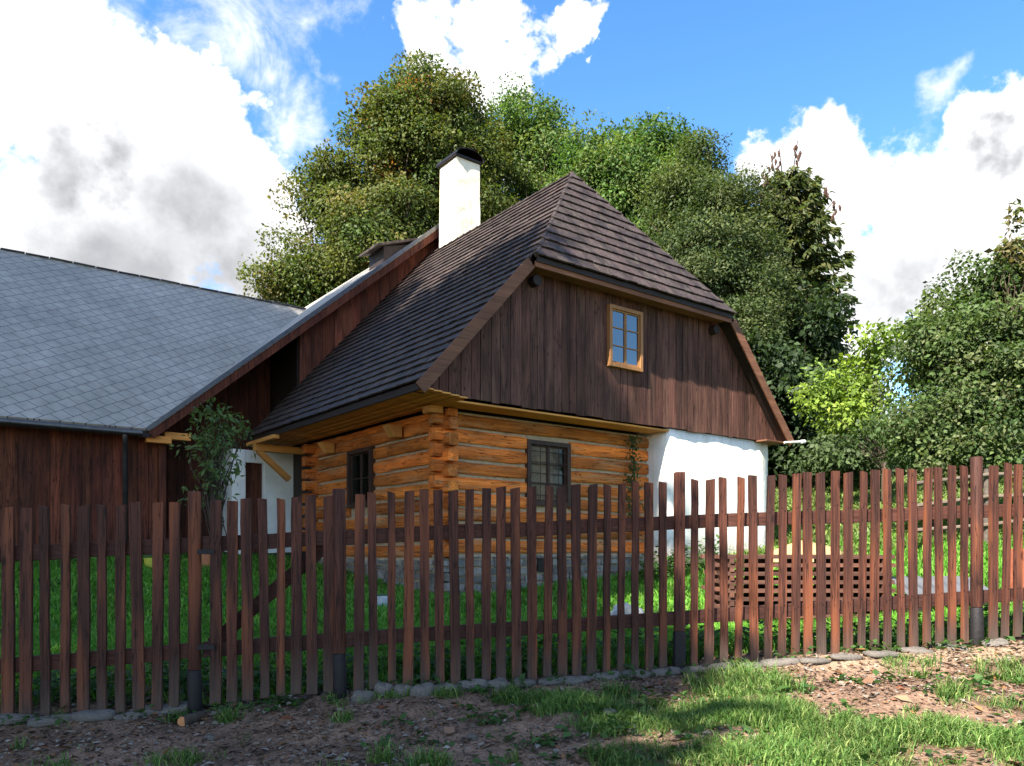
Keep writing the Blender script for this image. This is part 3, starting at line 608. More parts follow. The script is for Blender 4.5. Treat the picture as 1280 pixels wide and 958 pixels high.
# white masonry corner, battered, thick
mb = MB(); nu, nz = 14, 12; vs = []
def wallpt(u_, z_, dv): return (u_, -.415 - .05 * (2.1 - z_) / 2.7 + dv, z_)
zz = [(-.9 + 2.985 * j / nz) for j in range(nz + 1)]
for j in range(nz + 1):
    row = [(4.30, .30, zz[j]), (4.30, .04, zz[j]), (4.30, -.2, zz[j]), (4.305, -.36 - .04 * (2.1 - zz[j]) / 2.7, zz[j])]
    row += [wallpt(4.36 + (7.18 - 4.36) * i / nu, zz[j], random.uniform(-.006, .006) + .02 * math.sin(i * .8 + j * .5) * .4) for i in range(nu + 1)]
    row += [(7.25, -.36 - .03 * (2.1 - zz[j]) / 2.7, zz[j]), (7.26, .4, zz[j]), (7.24, 3, zz[j]), (7.2, 6.0, zz[j])]
    vs += row; nr = len(row)
fs = [(j * nr + i, j * nr + i + 1, (j + 1) * nr + i + 1, (j + 1) * nr + i) for j in range(nz) for i in range(nr - 1)]
fs.append(tuple(nz * nr + i for i in range(nr)))
mb.add(vs, fs); mw = mb.build('masonry_wall', M['wallwhite'], cot, OG, smooth=True)
mb = MB(); mb.box(4.28, 7.28, -.50, .2, -1.0, -.12); 
# roof form
UE, ZE, UR, ZR, ZH, VV, VB = -.745, 2.20, 3.36, 6.70, 4.20, -.72, 5.84
SL_ = (ZR - ZE) / (UR - UE)
uL = lambda z: UE + (z - ZE) / SL_
uRt = lambda z: 2 * UR - uL(z)
vH = lambda z: -.80 + (z - ZH) / (ZR - ZH) * 1.77
def courses(mb, pt, lo, hi, z0, z1, dz, nrm, wmin=.13, wmax=.24, thick=.02):
    nrm = np.array(nrm, float); nrm /= np.linalg.norm(nrm); z = z0; k = 0
    while z < z1 - .02:
        za, zb = z, min(z + dz * 1.25, z1); s = min(lo(za), lo(zb)) - random.uniform(0, .1); end = max(hi(za), hi(zb))
        while s < end:
            e = s + random.uniform(wmin, wmax); cl = lambda q, zz: min(max(q, lo(zz)), hi(zz)); g_ = .003
            zj = random.uniform(-.008, .008); a0, a1, b0, b1 = cl(s + g_, za), cl(e - g_, za), cl(s + g_, zb), cl(e - g_, zb)
            if a1 - a0 > .004 or b1 - b0 > .004:
                l0 = .030 + random.uniform(0, .008); l1 = .004
                P = lambda q, zz, l: np.array(pt(q, zz)) + nrm * l
                p = [P(a0, za + zj, l0 - thick), P(a1, za + zj, l0 - thick), P(b1, zb, l1 - .003), P(b0, zb, l1 - .003), P(a0, za + zj, l0 + .004), P(a1, za + zj, l0 + .004), P(b1, zb, l1), P(b0, zb, l1)]
                mb.hexa(p, rt(.7, 1.35, .05))
            s = e
        z += dz; k += 1
DZ = .196
mb = MB()
loL = lambda z: VV if z < ZH else max(VV, vH(z))
courses(mb, lambda q, z: (uL(z), q, z), lambda z: VV if z <= ZH else vH(z), lambda z: VB, ZE - .02, ZR, .152, (-SL_, 0, 1))
courses(mb, lambda q, z: (uRt(z), q, z), lambda z: VV if z <= ZH else vH(z), lambda z: VB, ZE - .02, ZR, .152, (SL_, 0, 1))
courses(mb, lambda q, z: (q, vH(z), z), uL, uRt, ZH - .02, ZR, DZ, (0, -1.41, 1))
roof = mb.build('roof', M['shingle'], cot, OG)
# hip and ridge rolls of overlapping shingles
mb = MB()
def capline(a, b, n, w_):
    a = np.array(a); b = np.array(b)
    for i in range(n):
        p0 = a + (b - a) * i / n; p1 = a + (b - a) * (i + 1.2) / n
        mb.tube([p0 + np.array((0, 0, .006)), p1 - np.array((0, 0, .012))], [w_, w_ * .82], 10, rt(.7, 1.3, .05))
capline((uL(ZH) - .0, vH(ZH), ZH - .01), (UR, vH(ZR), ZR - .015), 13, .040); capline((uRt(ZH), vH(ZH), ZH - .01), (UR, vH(ZR), ZR - .015), 13, .040)
capline((UR, vH(ZR), ZR - .01), (UR, VB, ZR - .01), 20, .035)
mb.build('ridge_cap', M['shingle'], roof, OG)
# roof deck, closed below
mb = MB(); q = .075
def slab(P, t=(1, 1, 1)):
    n_ = len(P); lowp = [(x, y, z - q) for x, y, z in P]
    mb.add(P + lowp, [tuple(range(n_)), tuple(range(2 * n_ - 1, n_ - 1, -1))] + [(i, i + n_, (i + 1) % n_ + n_, (i + 1) % n_) for i in range(n_)], t)
slab([(UE + .02, VV + .03, ZE - .012), (UE + .02, VB, ZE - .012), (UR, VB, ZR - .02), (UR, vH(ZR) + .02, ZR - .02), (uL(ZH), VV + .03, ZH - .012)][::-1])
slab([(2 * UR - UE - .02, VV + .03, ZE - .012), (2 * UR - UE - .02, VB, ZE - .012), (UR, VB, ZR - .02), (UR, vH(ZR) + .02, ZR - .02), (uRt(ZH), VV + .03, ZH - .012)])
slab([(uL(ZH) + .02, vH(ZH) + .02, ZH - .012), (uRt(ZH) - .02, vH(ZH) + .02, ZH - .012), (UR, vH(ZR) + .03, ZR - .025)])
mb.build('roof_deck', M['dark'], roof, OG)
# barge boards and hip fascia
for f_ in (uL, uRt):
    mb = MB(); a_ = (f_(ZE - .05), VV - .012, ZE - .13); b_ = (f_(ZH - .05), VV - .012, ZH - .11)
    mb.bar(a_, b_, .17, .03, (0, 0, 1)); mb.build('barge_board', M['barge'], cot, OG, bevel=.004)
mb = MB(); mb.bar((uL(ZH) + .02, vH(ZH) + .06, ZH - .115), (uRt(ZH) - .02, vH(ZH) + .06, ZH - .115), .085, .03); mb.build('hip_fascia', M['barge'], cot, OG, bevel=.004)
mb = MB(); mb.box(uL(ZH) + .1, uRt(ZH) - .1, vH(ZH) + .08, -.44, ZH - .12, ZH - .095); mb.build('hip_soffit', M['barge'], cot, OG)
# gable boards
def boards(mb, a0, a1, plane, zbot, ztop, axis='u', wr=(.13, .21), th=.024, sgn=-1, gap=.010, lo=.75, hi=1.25, jz=.012, hue=.05):
    s = a0
    while s < a1 - .01:
        e = min(s + random.uniform(*wr), a1); d = random.uniform(0, .006); t = rt(lo, hi, hue); g_ = gap * random.uniform(.3, 1)
        z0 = zbot((s + e) / 2) + random.uniform(-jz, jz); x0, x1 = s + g_ / 2, e - g_ / 2; zt0, zt1 = ztop(x0), ztop(x1)
        if min(zt0, zt1) > z0 + .01:
            y0, y1 = plane + sgn * (th + d), plane
            if y0 > y1: y0, y1 = y1, y0
            p = [(x0, y0, z0), (x1, y0, z0), (x1, y1, z0), (x0, y1, z0), (x0, y0, zt0), (x1, y0, zt1), (x1, y1, zt1), (x0, y1, zt0)]
            if axis == 'v': p = [(y, x, z) for x, y, z in p]; p = [p[1], p[0], p[3], p[2], p[5], p[4], p[7], p[6]]
            mb.hexa(p, t)
        s = e
gz = lambda u_: min(ZE + (min(u_, 2 * UR - u_) - UE) * SL_ - .10, ZH - .10)
mb = MB(); boards(mb, -.73, 7.44, -.44, lambda u_: 2.085, gz, lo=.70, hi=1.30, gap=.016); gb = mb.build('gable_boards', M['board'], cot, OG)
mb = MB(); P = [(-.6, 2.1), (7.3, 2.1), (uRt(ZH) - .1, ZH - .12), (uL(ZH) + .1, ZH - .12)]
mb.add([(a_, -.436, z) for a_, z in P] + [(a_, -.38, z) for a_, z in P], [(0, 1, 2, 3), (7, 6, 5, 4), (0, 4, 5, 1), (1, 5, 6, 2), (2, 6, 7, 3), (3, 7, 4, 0)]); mb.build('backing', M['dark'], gb, OG)
# soffits of the jettied gable and of the eaves
mb = MB(); mb.box(-.10, 4.32, -.43, -.01, 2.03, 2.06); mb.build('gable_soffit', M['pale'], cot, OG, bevel=.004)
mb = MB()
s = VV + .05
for k in range(5):
    a0, a1 = UE + .05 + k * .135, UE + .05 + (k + 1) * .135 - .004; z0 = 2.085 - .012 * k
    mb.box(a0, a1, VV + .03, VB, z0, z0 + .02, rt(.85, 1.1))
mb.build('eaves_soffit', M['pale'], cot, OG)
mb = MB(); mb.box(UE + .0, UE + .03, VV + .02, VB, 2.08, 2.17); mb.build('eaves_fascia', M['dark'], cot, OG)
mb = MB(); mb.box(2 * UR - UE - .7, 2 * UR - UE - .02, VV + .03, VB, 2.06, 2.085); mb.build('eaves_soffit', M['barge'], cot, OG)
# brackets under the side eaves and the corner plate
mb = MB(); mb.box(-.22, .0, -.05, .16, 1.93, 2.03); mb.build('wall_plate', M['pale'], cot, OG, bevel=.01)
for v_ in (1.2, 3.6):
    mb = MB(); mb.hexa([(-.13, v_ - .09, 1.72), (-.0, v_ - .09, 1.72), (-.0, v_ + .09, 1.72), (-.13, v_ + .09, 1.72), (-.26, v_ - .09, 1.9), (0, v_ - .09, 1.9), (0, v_ + .09, 1.9), (-.26, v_ + .09, 1.9)]); mb.build('bracket', M['pale'], cot, OG, bevel=.01)
mb = MB(); mb.box(-.86, .3, 5.1, 5.24, 1.86, 1.99); mb.box(-.86, -.74, 4.2, 5.6, 1.99, 2.06); mb.build('porch_beam', M['pale'], cot, OG, bevel=.006)
mb = MB(); mb.bar((-.78, 5.17, 1.87), (-.18, 5.17, 1.36), .12, .1, (0, 1, 0)); mb.build('porch_brace', M['pale'], cot, OG, bevel=.006)
# purlin ends
for u_ in (1.27, 5.40):
    mb = MB(); mb.tube([(u_, -.60, 3.93), (u_, -.40, 3.93)], [.085, .085], 9); mb.build('purlin_end', M['dark'], cot, OG, bevel=.008)
# windows
def window(name, u0, u1, z0, z1, y, fm, gmat, rows, ax='u', fr=.055, out=.03, label=None):
    def bx(mb, a0, a1, y0, y1, z0_, z1_):
        if ax == 'u': mb.box(a0, a1, y + y0, y + y1, z0_, z1_)
        else: mb.box(y + y0, y + y1, a0, a1, z0_, z1_)
    mb = MB(); bx(mb, u0, u0 + fr, -out, .05, z0, z1); bx(mb, u1 - fr, u1, -out, .05, z0, z1); bx(mb, u0 + fr, u1 - fr, -out + .002, .05, z0, z0 + fr); bx(mb, u0 + fr, u1 - fr, -out + .002, .05, z1 - fr, z1)
    o = mb.build(name, fm, cot, OG, bevel=.004)
    if label: o['label'] = label
    um = (u0 + u1) / 2; cw = .022
    mb = MB(); mb2 = MB()
    for a0, a1 in ((u0 + fr + .002, um - .003), (um + .003, u1 - fr - .002)):
        za, zb = z0 + fr + .002, z1 - fr - .002
        bx(mb, a0, a0 + cw, -.006, .03, za, zb); bx(mb, a1 - cw, a1, -.006, .03, za, zb); bx(mb, a0 + cw, a1 - cw, -.005, .03, za, za + cw * 1.4); bx(mb, a0 + cw, a1 - cw, -.005, .03, zb - cw, zb)
        for k in range(1, rows): zz_ = za + (zb - za) * k / rows; bx(mb, a0 + cw, a1 - cw, -.004, .025, zz_ - .008, zz_ + .008)
        bx(mb2, a0 + cw, a1 - cw, .012, .02, za + cw, zb - cw)
    mb.build('sash', fm, o, OG, bevel=.002); mb2.build('pane', gmat, o, OG); return o
window('window', 2.80, 3.56, 2.92, 3.90, -.505, M['frame_tan'], M['glass'], 3, 'u', .06, .035, 'tan framed six pane window in the gable boards')
window('window', FW[0], FW[1], FW[2], FW[3], .05, M['frame_dark'], M['glass_dark'], 3, 'u', .07, .06, 'dark framed window in the log front wall')
window('window', SW[0], SW[1], SW[2], SW[3], .05, M['frame_dark'], M['glass_dark'], 2, 'v', .07, .06, 'dark framed window in the log side wall')
for (a0, a1, ax) in ((FW[0] + .07, FW[1] - .07, 'u'),):     # wrought window grille
    mb = MB()
    for k in range(1, 4): x_ = a0 + (a1 - a0) * k / 4; mb.tube([(x_, .0, FW[2] + .07), (x_, .0, FW[3] - .07)], [.006, .006], 6)
    for k in range(1, 6): z_ = FW[2] + (FW[3] - FW[2]) * k / 6; mb.tube([(a0, -.002, z_), (a1, -.002, z_)], [.006, .006], 6)
    mb.build('window_grille', M['frame_dark'], cot, OG)
# chimney behind the ridge, barrel cowl of sheet metal
cu0, cu1, cv0, cv1 = 3.38, 4.00, 4.72, 5.38; ct = 8.52
mb = MB(); nz = 14; vs = []
for j in range(nz + 1):
    z = 6.0 + (ct - 6.0) * j / nz; k = lambda: random.uniform(-.008, .008); fl = .02 * (1 - j / nz)
    vs += [(cu0 - fl + k(), cv0 - fl + k(), z), ((cu0 + cu1) / 2 + k(), cv0 - fl + k(), z), (cu1 + fl + k(), cv0 - fl + k(), z), (cu1 + fl + k(), cv1 + fl + k(), z), ((cu0 + cu1) / 2, cv1 + fl + k(), z), (cu0 - fl + k(), cv1 + fl + k(), z), (cu0 - fl + k(), (cv0 + cv1) / 2, z)]
fs = [(j * 7 + i, j * 7 + (i + 1) % 7, (j + 1) * 7 + (i + 1) % 7, (j + 1) * 7 + i) for j in range(nz) for i in range(7)] + [tuple(nz * 7 + i for i in range(7))]
mb.add(vs, fs); ch = mb.build('chimney', M['chim'], cot, OG, bevel=.01)
mb = MB(); n_ = 14; vs = []; uc = (cu0 + cu1) / 2
for v_ in (cv0 - .10, cv1 + .07):
    for rr in (.36, .335):
        for i in range(n_ + 1): a_ = math.pi * (1 - i / n_); vs.append((uc + rr * math.cos(a_) * 1.02, v_, ct + .03 + rr * math.sin(a_) * .5 + random.uniform(-.008, .008)))
c_ = n_ + 1; fs = []
for i in range(n_):
    fs += [(i, i + 1, 2 * c_ + i + 1, 2 * c_ + i), (c_ + i + 1, c_ + i, 3 * c_ + i, 3 * c_ + i + 1), (i + 1, i, c_ + i, c_ + i + 1), (2 * c_ + i, 2 * c_ + i + 1, 3 * c_ + i + 1, 3 * c_ + i)]
fs += [(0, 2 * c_, 3 * c_, c_), (n_, c_ + n_, 3 * c_ + n_, 2 * c_ + n_)]
mb.add(vs, fs); cw = mb.build('chimney_cowl', M['metal'], ch, OG)
mb = MB(); mb.box(cu0 - .05, cu1 + .05, cv0 - .05, cv1 + .05, ct + .001, ct + .045); mb.box(cu0 + .1, cu1 - .1, cv0 + .1, cv1 - .1, ct + .04, ct + .14); mb.build('chimney_top', M['metal'], ch, OG, bevel=.005)
# white rod end of the rain gutter at the right eave
mb = MB(); mb.tube([(7.2, -.78, 2.05), (7.72, -.80, 2.10)], [.018, .024], 10); mb.tube([(7.72, -.80, 2.10), (7.84, -.805, 2.115)], [.036, .036], 10); mb.build('gutter_rod', M['white'], cot, OG)

# ------------------------------------------------------------------ barn with wing
BO = (-2, 6, -.25); bl = loc(-2, 6)
barn = thing('barn', 'dark boarded barn with large grey slate roof adjoining the cottage at left', 'barn', (bl[0], bl[1], CZ + BO[2]), ANG)
QS = .848; QE = -2.63; qz = lambda u_: 2.15 + (u_ - QE) * QS; QR = 3.72; PZ = lambda v_: 2.15 + (v_ - 5.52) * .83; WV = 10.8; WU = -16
vg = 5.50
# slate surfaces with in-plane coordinates for the slate pattern
def slate_face(name, pts, us, vs_, parent, matn='slate', th=.05):
    me = bpy.data.meshes.new(name); P = [np.array(p, float) for p in pts]; n_ = np.cross(P[1] - P[0], P[2] - P[0]); n_ /= np.linalg.norm(n_)
    if n_[2] < 0: P = P[::-1]; us = us[::-1]; vs_ = vs_[::-1]; n_ = -n_
    k = len(P); V_ = P + [p - n_ * th for p in P]; V_ = [tuple(p - np.array(BO)) for p in V_]
    fs = [tuple(range(k)), tuple(range(2 * k - 1, k - 1, -1))] + [(i + k, (i + 1) % k + k, (i + 1) % k, i) for i in range(k)]
    me.from_pydata(V_, [], fs); uvl = me.uv_layers.new(name='UVMap'); uv = list(zip(us, vs_)) * 2
    for p in me.polygons:
        for li in p.loop_indices: uvl.data[li].uv = uv[me.loops[li].vertex_index]
    me.materials.append(M[matn]); o = bpy.data.objects.new(name, me); col.objects.link(o); o.parent = parent; return o
ws = math.hypot(1, .83); qs = math.hypot(1, QS)
uval = QE + (PZ(WV) - 2.15) / QS          # where the wing ridge runs into the barn slope
wr = slate_face('wing_roof', [(WU, vg, 2.15), (QE, vg, 2.15), (uval, WV, PZ(WV)), (WU, WV, PZ(WV))], [WU, QE, uval, WU], [0, 0, (WV - vg) * ws, (WV - vg) * ws], barn)
slate_face('wing_roof', [(WU, 2 * WV - vg, 2.15), (QE, 2 * WV - vg, 2.15), (uval, WV - .01, PZ(WV) - .01), (WU, WV - .01, PZ(WV) - .01)], [WU, QE, uval, WU], [0, 0, (WV - vg) * ws, (WV - vg) * ws], barn)
V2 = 2 * WV - vg
qr = slate_face('barn_roof', [(QE, vg, 2.152), (QR, vg, qz(QR)), (QR, V2, qz(QR)), (QE, V2, 2.152), (uval, WV, PZ(WV) + .002)], [vg, vg, V2, V2, WV], [0, (QR - QE) * qs, (QR - QE) * qs, 0, (uval - QE) * qs], barn)
slate_face('barn_roof', [(2 * QR - QE, vg, 2.15), (QR, vg, qz(QR) - .002), (QR, V2, qz(QR) - .002), (2 * QR - QE, V2, 2.15)], [vg, vg, V2, V2], [0, (QR - QE) * qs, (QR - QE) * qs, 0], barn)
mb = MB()
for i in range(40): a_ = WU + (uval - WU) * i / 40; b_ = WU + (uval - WU) * (i + .96) / 40; mb.bar((a_, WV, PZ(WV) + .01 + random.uniform(-.008, .008)), (b_, WV, PZ(WV) + .01), .02, .12, (0, 0, 1), rt(.7, 1.1))
mb.build('ridge_cap', M['zinc'], wr, BO)
# verge: metal edge and dark board, both rakes
mb = MB(); mb.bar((QE - .02, vg - .015, 2.13), (QR, vg - .015, qz(QR) + .0), .07, .03); mb.bar((2 * QR - QE, vg - .015, 2.13), (QR, vg - .015, qz(QR)), .07, .03); mb.build('verge_strip', M['zinc'], qr, BO)
mb = MB(); mb.bar((QE + .05, vg + .02, 2.05), (QR, vg + .02, qz(QR) - .14), .17, .03); mb.bar((2 * QR - QE - .05, vg + .02, 2.05), (QR, vg + .02, qz(QR) - .14), .17, .03); mb.build('verge_board', M['barn'], barn, BO, bevel=.004)
mb = MB(); mb.box(WU, QE + .05, vg + .03, vg + .06, 2.0, 2.10); mb.build('eaves_fascia', M['dark'], barn, BO)
mb = MB(); mb.tube([(WU, vg - .02, 2.09), (QE - .1, vg - .02, 2.06)], [.05, .05], 10); mb.build('gutter', M['zinc'], barn, BO)
mb = MB(); mb.tube([(-3.0, vg, 2.05), (-2.95, 5.72, 1.85), (-2.93, 5.84, 1.7), (-2.92, 5.84, -.4)], [.045, .045, .045, .045], 10); mb.build('downpipe', M['zinc'], barn, BO, smooth=True)
# walls
mb = MB(); boards(mb, WU, -2.35, 6.0, lambda u_: -.35, lambda u_: PZ(6.0) - .1, wr=(.14, .26), lo=.55, hi=1.5, hue=.12); mb.build('barn_wall', M['barn'], barn, BO)
mb = MB(); mb.box(WU, -2.36, 6.002, 6.2, -.6, 2.3); mb.box(-2.45, -2.36, 6.2, 7.5, -.6, 2.3); mb.hexa([(-2.45, 7.502, -.6), (.35, 7.502, -.6), (.35, 7.7, -.6), (-2.45, 7.7, -.6), (-2.45, 7.502, qz(-2.45) - .08), (.35, 7.502, qz(.35) - .08), (.35, 7.7, qz(.35) - .08), (-2.45, 7.7, qz(-2.45) - .08)]); mb.box(-2.3, 9.6, 7.8, 8, -.6, 2.2)
mb.box(.3, .44, 5.95, 7.6, 2.02, 4.56); mb.build('wall_backing', M['dark'], barn, BO)
mb = MB(); boards(mb, 6.03, 7.5, -2.36, lambda v_: -.35, lambda v_: 2.25, axis='v', lo=.5, hi=.9, sgn=1); boards(mb, -2.3, -.56, 7.5, lambda u_: -.4, lambda u_: qz(u_) - .12, lo=.5, hi=.95); boards(mb, -.56, .35, 7.5, lambda u_: 2.0, lambda u_: qz(u_) - .12, lo=.5, hi=.95)  # recess boards tinted darker, shade under the verge put into their colour
mb.build('barn_wall', M['barn'], barn, BO)
mb = MB(); boards(mb, .32, QR, 5.9, lambda u_: 2.2, lambda u_: qz(u_) - .1, wr=(.16, .28), lo=1.0, hi=1.7, hue=.08); boards(mb, QR, 2 * QR - .32, 5.9, lambda u_: 2.2, lambda u_: qz(2 * QR - u_) - .1, lo=.8, hi=1.4); mb.build('gable_wall', M['barn'], barn, BO)  # boards tinted brighter, sunlight on the gable put into their colour
mb = MB(); P = [(.33, 2.0), (2 * QR - .33, 2.0), (2 * QR - .33, qz(.33) - .1), (QR, qz(QR) - .1), (.33, qz(.33) - .1)]
mb.add([(a_, 5.902, z) for a_, z in P] + [(a_, 6.0, z) for a_, z in P], [(0, 1, 2, 3, 4), (9, 8, 7, 6, 5)] + [(i, i + 5, (i + 1) % 5 + 5, (i + 1) % 5) for i in range(5)]); mb.build('gable_backing', M['dark'], barn, BO)
mb = MB(); mb.box(-.95, -.68, 6.15, 7.5, -.5, 2.0); mb.box(-.31, .5, 6.15, 7.5, -.5, 2.0); mb.box(-.679, -.311, 6.16, 7.5, 1.75, 2.0); mb.build('white_jamb', M['white'], barn, BO, bevel=.01)
mb = MB(); boards(mb, -.68, -.31, 6.3, lambda u_: -.3, lambda u_: 1.75, wr=(.12, .16)); d_ = mb.build('door', M['barn'], barn, BO)
mb = MB(); mb.tube([(-.38, 6.24, .75), (-.38, 6.22, .85), (-.38, 6.24, .95)], [.008, .01, .008], 6); mb.build('door_handle', M['black'], d_, BO)
mb = MB(); mb.box(-2.62, -2.2, 5.62, 5.76, 1.93, 2.06); mb.box(-2.3, -1.85, 5.68, 5.82, 2.02, 2.15); mb.build('plate_end', M['pale'], barn, BO, bevel=.006)
mb = MB(); mb.box(-2.36, -2.24, 5.86, 6.02, -.4, 2.0); mb.build('corner_post', M['barn'], barn, BO, bevel=.006)
# little roof dormer on the barn slope
mb = MB(); du0, du1, dv0, dv1 = 2.45, 3.3, 6.25, 6.95
mb.hexa([(du0, dv0, qz(du0) - .1), (du1, dv0, qz(du1) - .1), (du1, dv1, qz(du1) - .1), (du0, dv1, qz(du0) - .1), (du0, dv0, qz(du0) + .36), (du1, dv0, qz(du0) + .62), (du1, dv1, qz(du0) + .62), (du0, dv1, qz(du0) + .36)]); dm = mb.build('dormer', M['dark'], barn, BO)
mb = MB(); z0, z1 = qz(du0) + .30, qz(du0) + .70; mb.hexa([(du0 - .22, dv0 - .1, z0), (du1 + .05, dv0 - .1, z1), (du1 + .05, dv1 + .1, z1), (du0 - .22, dv1 + .1, z0), (du0 - .22, dv0 - .1, z0 + .05), (du1 + .05, dv0 - .1, z1 + .05), (du1 + .05, dv1 + .1, z1 + .05), (du0 - .22, dv1 + .1, z0 + .05)]); mb.build('dormer_roof', M['shingle'], dm, BO, bevel=.005)

# ------------------------------------------------------------------ trees
def ell(px, py, Y, rx, ry, rd=None):
    c_ = at(px, py, Y); return (c_[0], c_[1], c_[2], rx / F * Y, (rd if rd else rx / F * Y * .9), ry / F * Y)
def make_tree(name, label, cat, base, E, nclus, per, leaf, pal, group=None, rc=.5, shell=.55, trunk=.18, flat=.7, top=None, wl=.62, limbs=60, droop=0., bark=None, mix=None, shrink=.9, bough=9, bspread=2.0):
    bx, by = base; bz = h1(bx, by) - .05
    t = thing(name, label, cat, (bx, by, bz), 0, group)
    E = np.array(E, float); E[:, 3:6] *= shrink; vol = np.cbrt(E[:, 3] * E[:, 4] * E[:, 5]) ** 2.3; pr = vol / vol.sum()
    nb = max(8, int(nclus / bough)); k = rng.choice(len(E), nb, p=pr); d = unit(rng.normal(size=(nb, 3))); r = rng.random(nb) ** shell
    B = E[k, :3] + d * E[k, 3:6] * r[:, None] * .93; bi = rng.integers(0, nb, nclus)
    bo = unit(rng.normal(size=(nclus, 3))) * rng.random((nclus, 1)) ** .5 * np.array([1, 1, .55]) * rc * bspread * (.6 + .8 * rng.random((nb, 1)))[bi]
    bo[:, 2] -= .25 * np.linalg.norm(bo[:, :2], axis=1); C = B[bi] + bo
    gl = np.array([h1(c[0], c[1]) for c in C[:1]])[0]; C = C[C[:, 2] > gl + .1]
    nc = len(C); pal = np.array(pal, float)
    pc = rng.choice(len(pal), nc, p=mix)
    clr = rc * (.55 + .9 * rng.random(nc)); cnt = rng.poisson(per * (clr / rc) ** 1.5) + 3
    ci = np.repeat(np.arange(nc), cnt); n = len(ci)
    off = unit(rng.normal(size=(n, 3))); off *= (.35 + .65 * rng.random((n, 1)) ** .5); off *= np.array([1, 1, flat]) * (clr[ci])[:, None]
    P = C[ci] + off
    outw = unit(C[ci] + off * 1.2 - (C.mean(0)[None] * .6 + E[:, :3].mean(0)[None] * .4))
    Dd = unit(unit(off) * .9 + rng.normal(size=(n, 3)) * .7 + np.array([0, 0, -.25 - droop]))
    Nn = unit(np.array([0, 0, .55]) + unit(off) * .75 + outw * .5 + rng.normal(size=(n, 3)) * .45)
    L = leaf * (.55 + .8 * rng.random(n)); T = pal[pc[ci]] * (.65 + .7 * rng.random((n, 1))) * (.8 + .4 * rng.random((nc, 1)))[ci]
    leaves('crown', P, Dd, Nn, L, L * wl * (.8 + .4 * rng.random(n)), T, M['leaf'], t, (bx, by, bz))
    # trunk and limbs
    mb = MB(); topz = C[:, 2].max() if top is None else top; ax = C.mean(0)
    npt = 9; tp = []
    for i in range(npt):
        f = i / (npt - 1); tp.append((bx + (ax[0] - bx) * f ** 1.3 + math.sin(i * 1.7 + bx) * .12 * trunk / .18 * (f > 0), by + (ax[1] - by) * f ** 1.3 + math.cos(i * 1.3 + by) * .1 * (f > 0), bz + (bz * 0 + (topz - bz) * .74) * f))
    tr = [trunk * (1.25 if i == 0 else 1) * (1 - .88 * i / (npt - 1)) for i in range(npt)]
    mb.tube(tp, tr, 9); mb.build('trunk', bark or M['bark'], t, (bx, by, bz), smooth=True)
    mb = MB(); sel = rng.choice(nc, min(limbs, nc), replace=False)
    for s in sel:
        c_ = C[s]; f = min(max((c_[2] - bz) / max(topz - bz, .1) * .72 - .05, .12), .93); i = f * (npt - 1); i0 = int(i); p0 = np.array(tp[i0]) * (1 - i + i0) + np.array(tp[min(i0 + 1, npt - 1)]) * (i - i0)
        d_ = c_ - p0; ln = np.linalg.norm(d_); m1 = p0 + d_ * .35 + np.array((0, 0, .08 * ln)) + rng.normal(size=3) * .04 * ln; m2 = p0 + d_ * .7 + np.array((0, 0, .06 * ln)) + rng.normal(size=3) * .05 * ln
        r0 = max(tr[i0] * .38, .012); mb.tube([p0, m1, m2, c_], [r0, r0 * .65, r0 * .38, r0 * .12], 5, cap=False)
    mb.build('limbs', bark or M['bark'], t, (bx, by, bz), smooth=True); return t
OLV = [(.088, .098, .022), (.068, .094, .022), (.118, .104, .026), (.052, .082, .02), (.24, .10, .025)]
GRN = [(.062, .120, .024), (.078, .132, .028), (.05, .10, .022), (.105, .14, .034)]
GRY = [(.056, .082, .026), (.070, .094, .032), (.042, .066, .022), (.085, .102, .038)]
YEL = [(.18, .25, .035), (.15, .22, .035), (.11, .17, .03)]
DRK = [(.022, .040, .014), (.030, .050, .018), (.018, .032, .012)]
make_tree('linden_tree', 'tallest broad olive green tree with orange tinged leaves, rising behind chimney and barn', 'tree', (at(500, 600, 30)[0], 30),
          [ell(530, 130, 30, 72, 62), ell(500, 190, 30, 85, 70), ell(575, 170, 30.5, 58, 75), ell(430, 240, 29.5, 55, 50), ell(450, 290, 29, 80, 55), ell(385, 330, 29, 50, 55), ell(395, 270, 29.5, 30, 30), ell(535, 270, 30, 90, 70), ell(360, 360, 29, 32, 34), ell(480, 340, 29.5, 100, 50), ell(605, 250, 31, 45, 80)],
          950, 190, .135, OLV, bough=2.6, bspread=1.15, shrink=.93, rc=.72, shell=.42, trunk=.42, limbs=110, mix=[.36, .34, .14, .14, .02])
make_tree('ash_tree', 'airy bright green tree standing right of the chimney behind the ridge', 'tree', (at(655, 600, 33)[0], 33),
          [ell(665, 145, 33, 46, 45), ell(640, 185, 33, 42, 45), ell(690, 190, 33, 40, 45), ell(655, 245, 33, 60, 45), ell(700, 260, 33, 40, 50)], 260, 130, .135, GRN, bough=3, bspread=1.2, rc=.7, shell=.5, trunk=.3, limbs=60)
make_tree('maple_tree', 'rounded bright green tree rising behind the cottage hip', 'tree', (at(780, 600, 31)[0], 31),
          [ell(750, 195, 31, 45, 45), ell(800, 205, 31, 55, 52), ell(835, 195, 31, 28, 36), ell(770, 250, 30, 75, 65), ell(850, 260, 30, 50, 70), ell(810, 320, 29, 70, 60)], 520, 170, .135, GRN, bough=2.6, bspread=1.15, shrink=.97, rc=.7, shell=.45, trunk=.3, limbs=70)
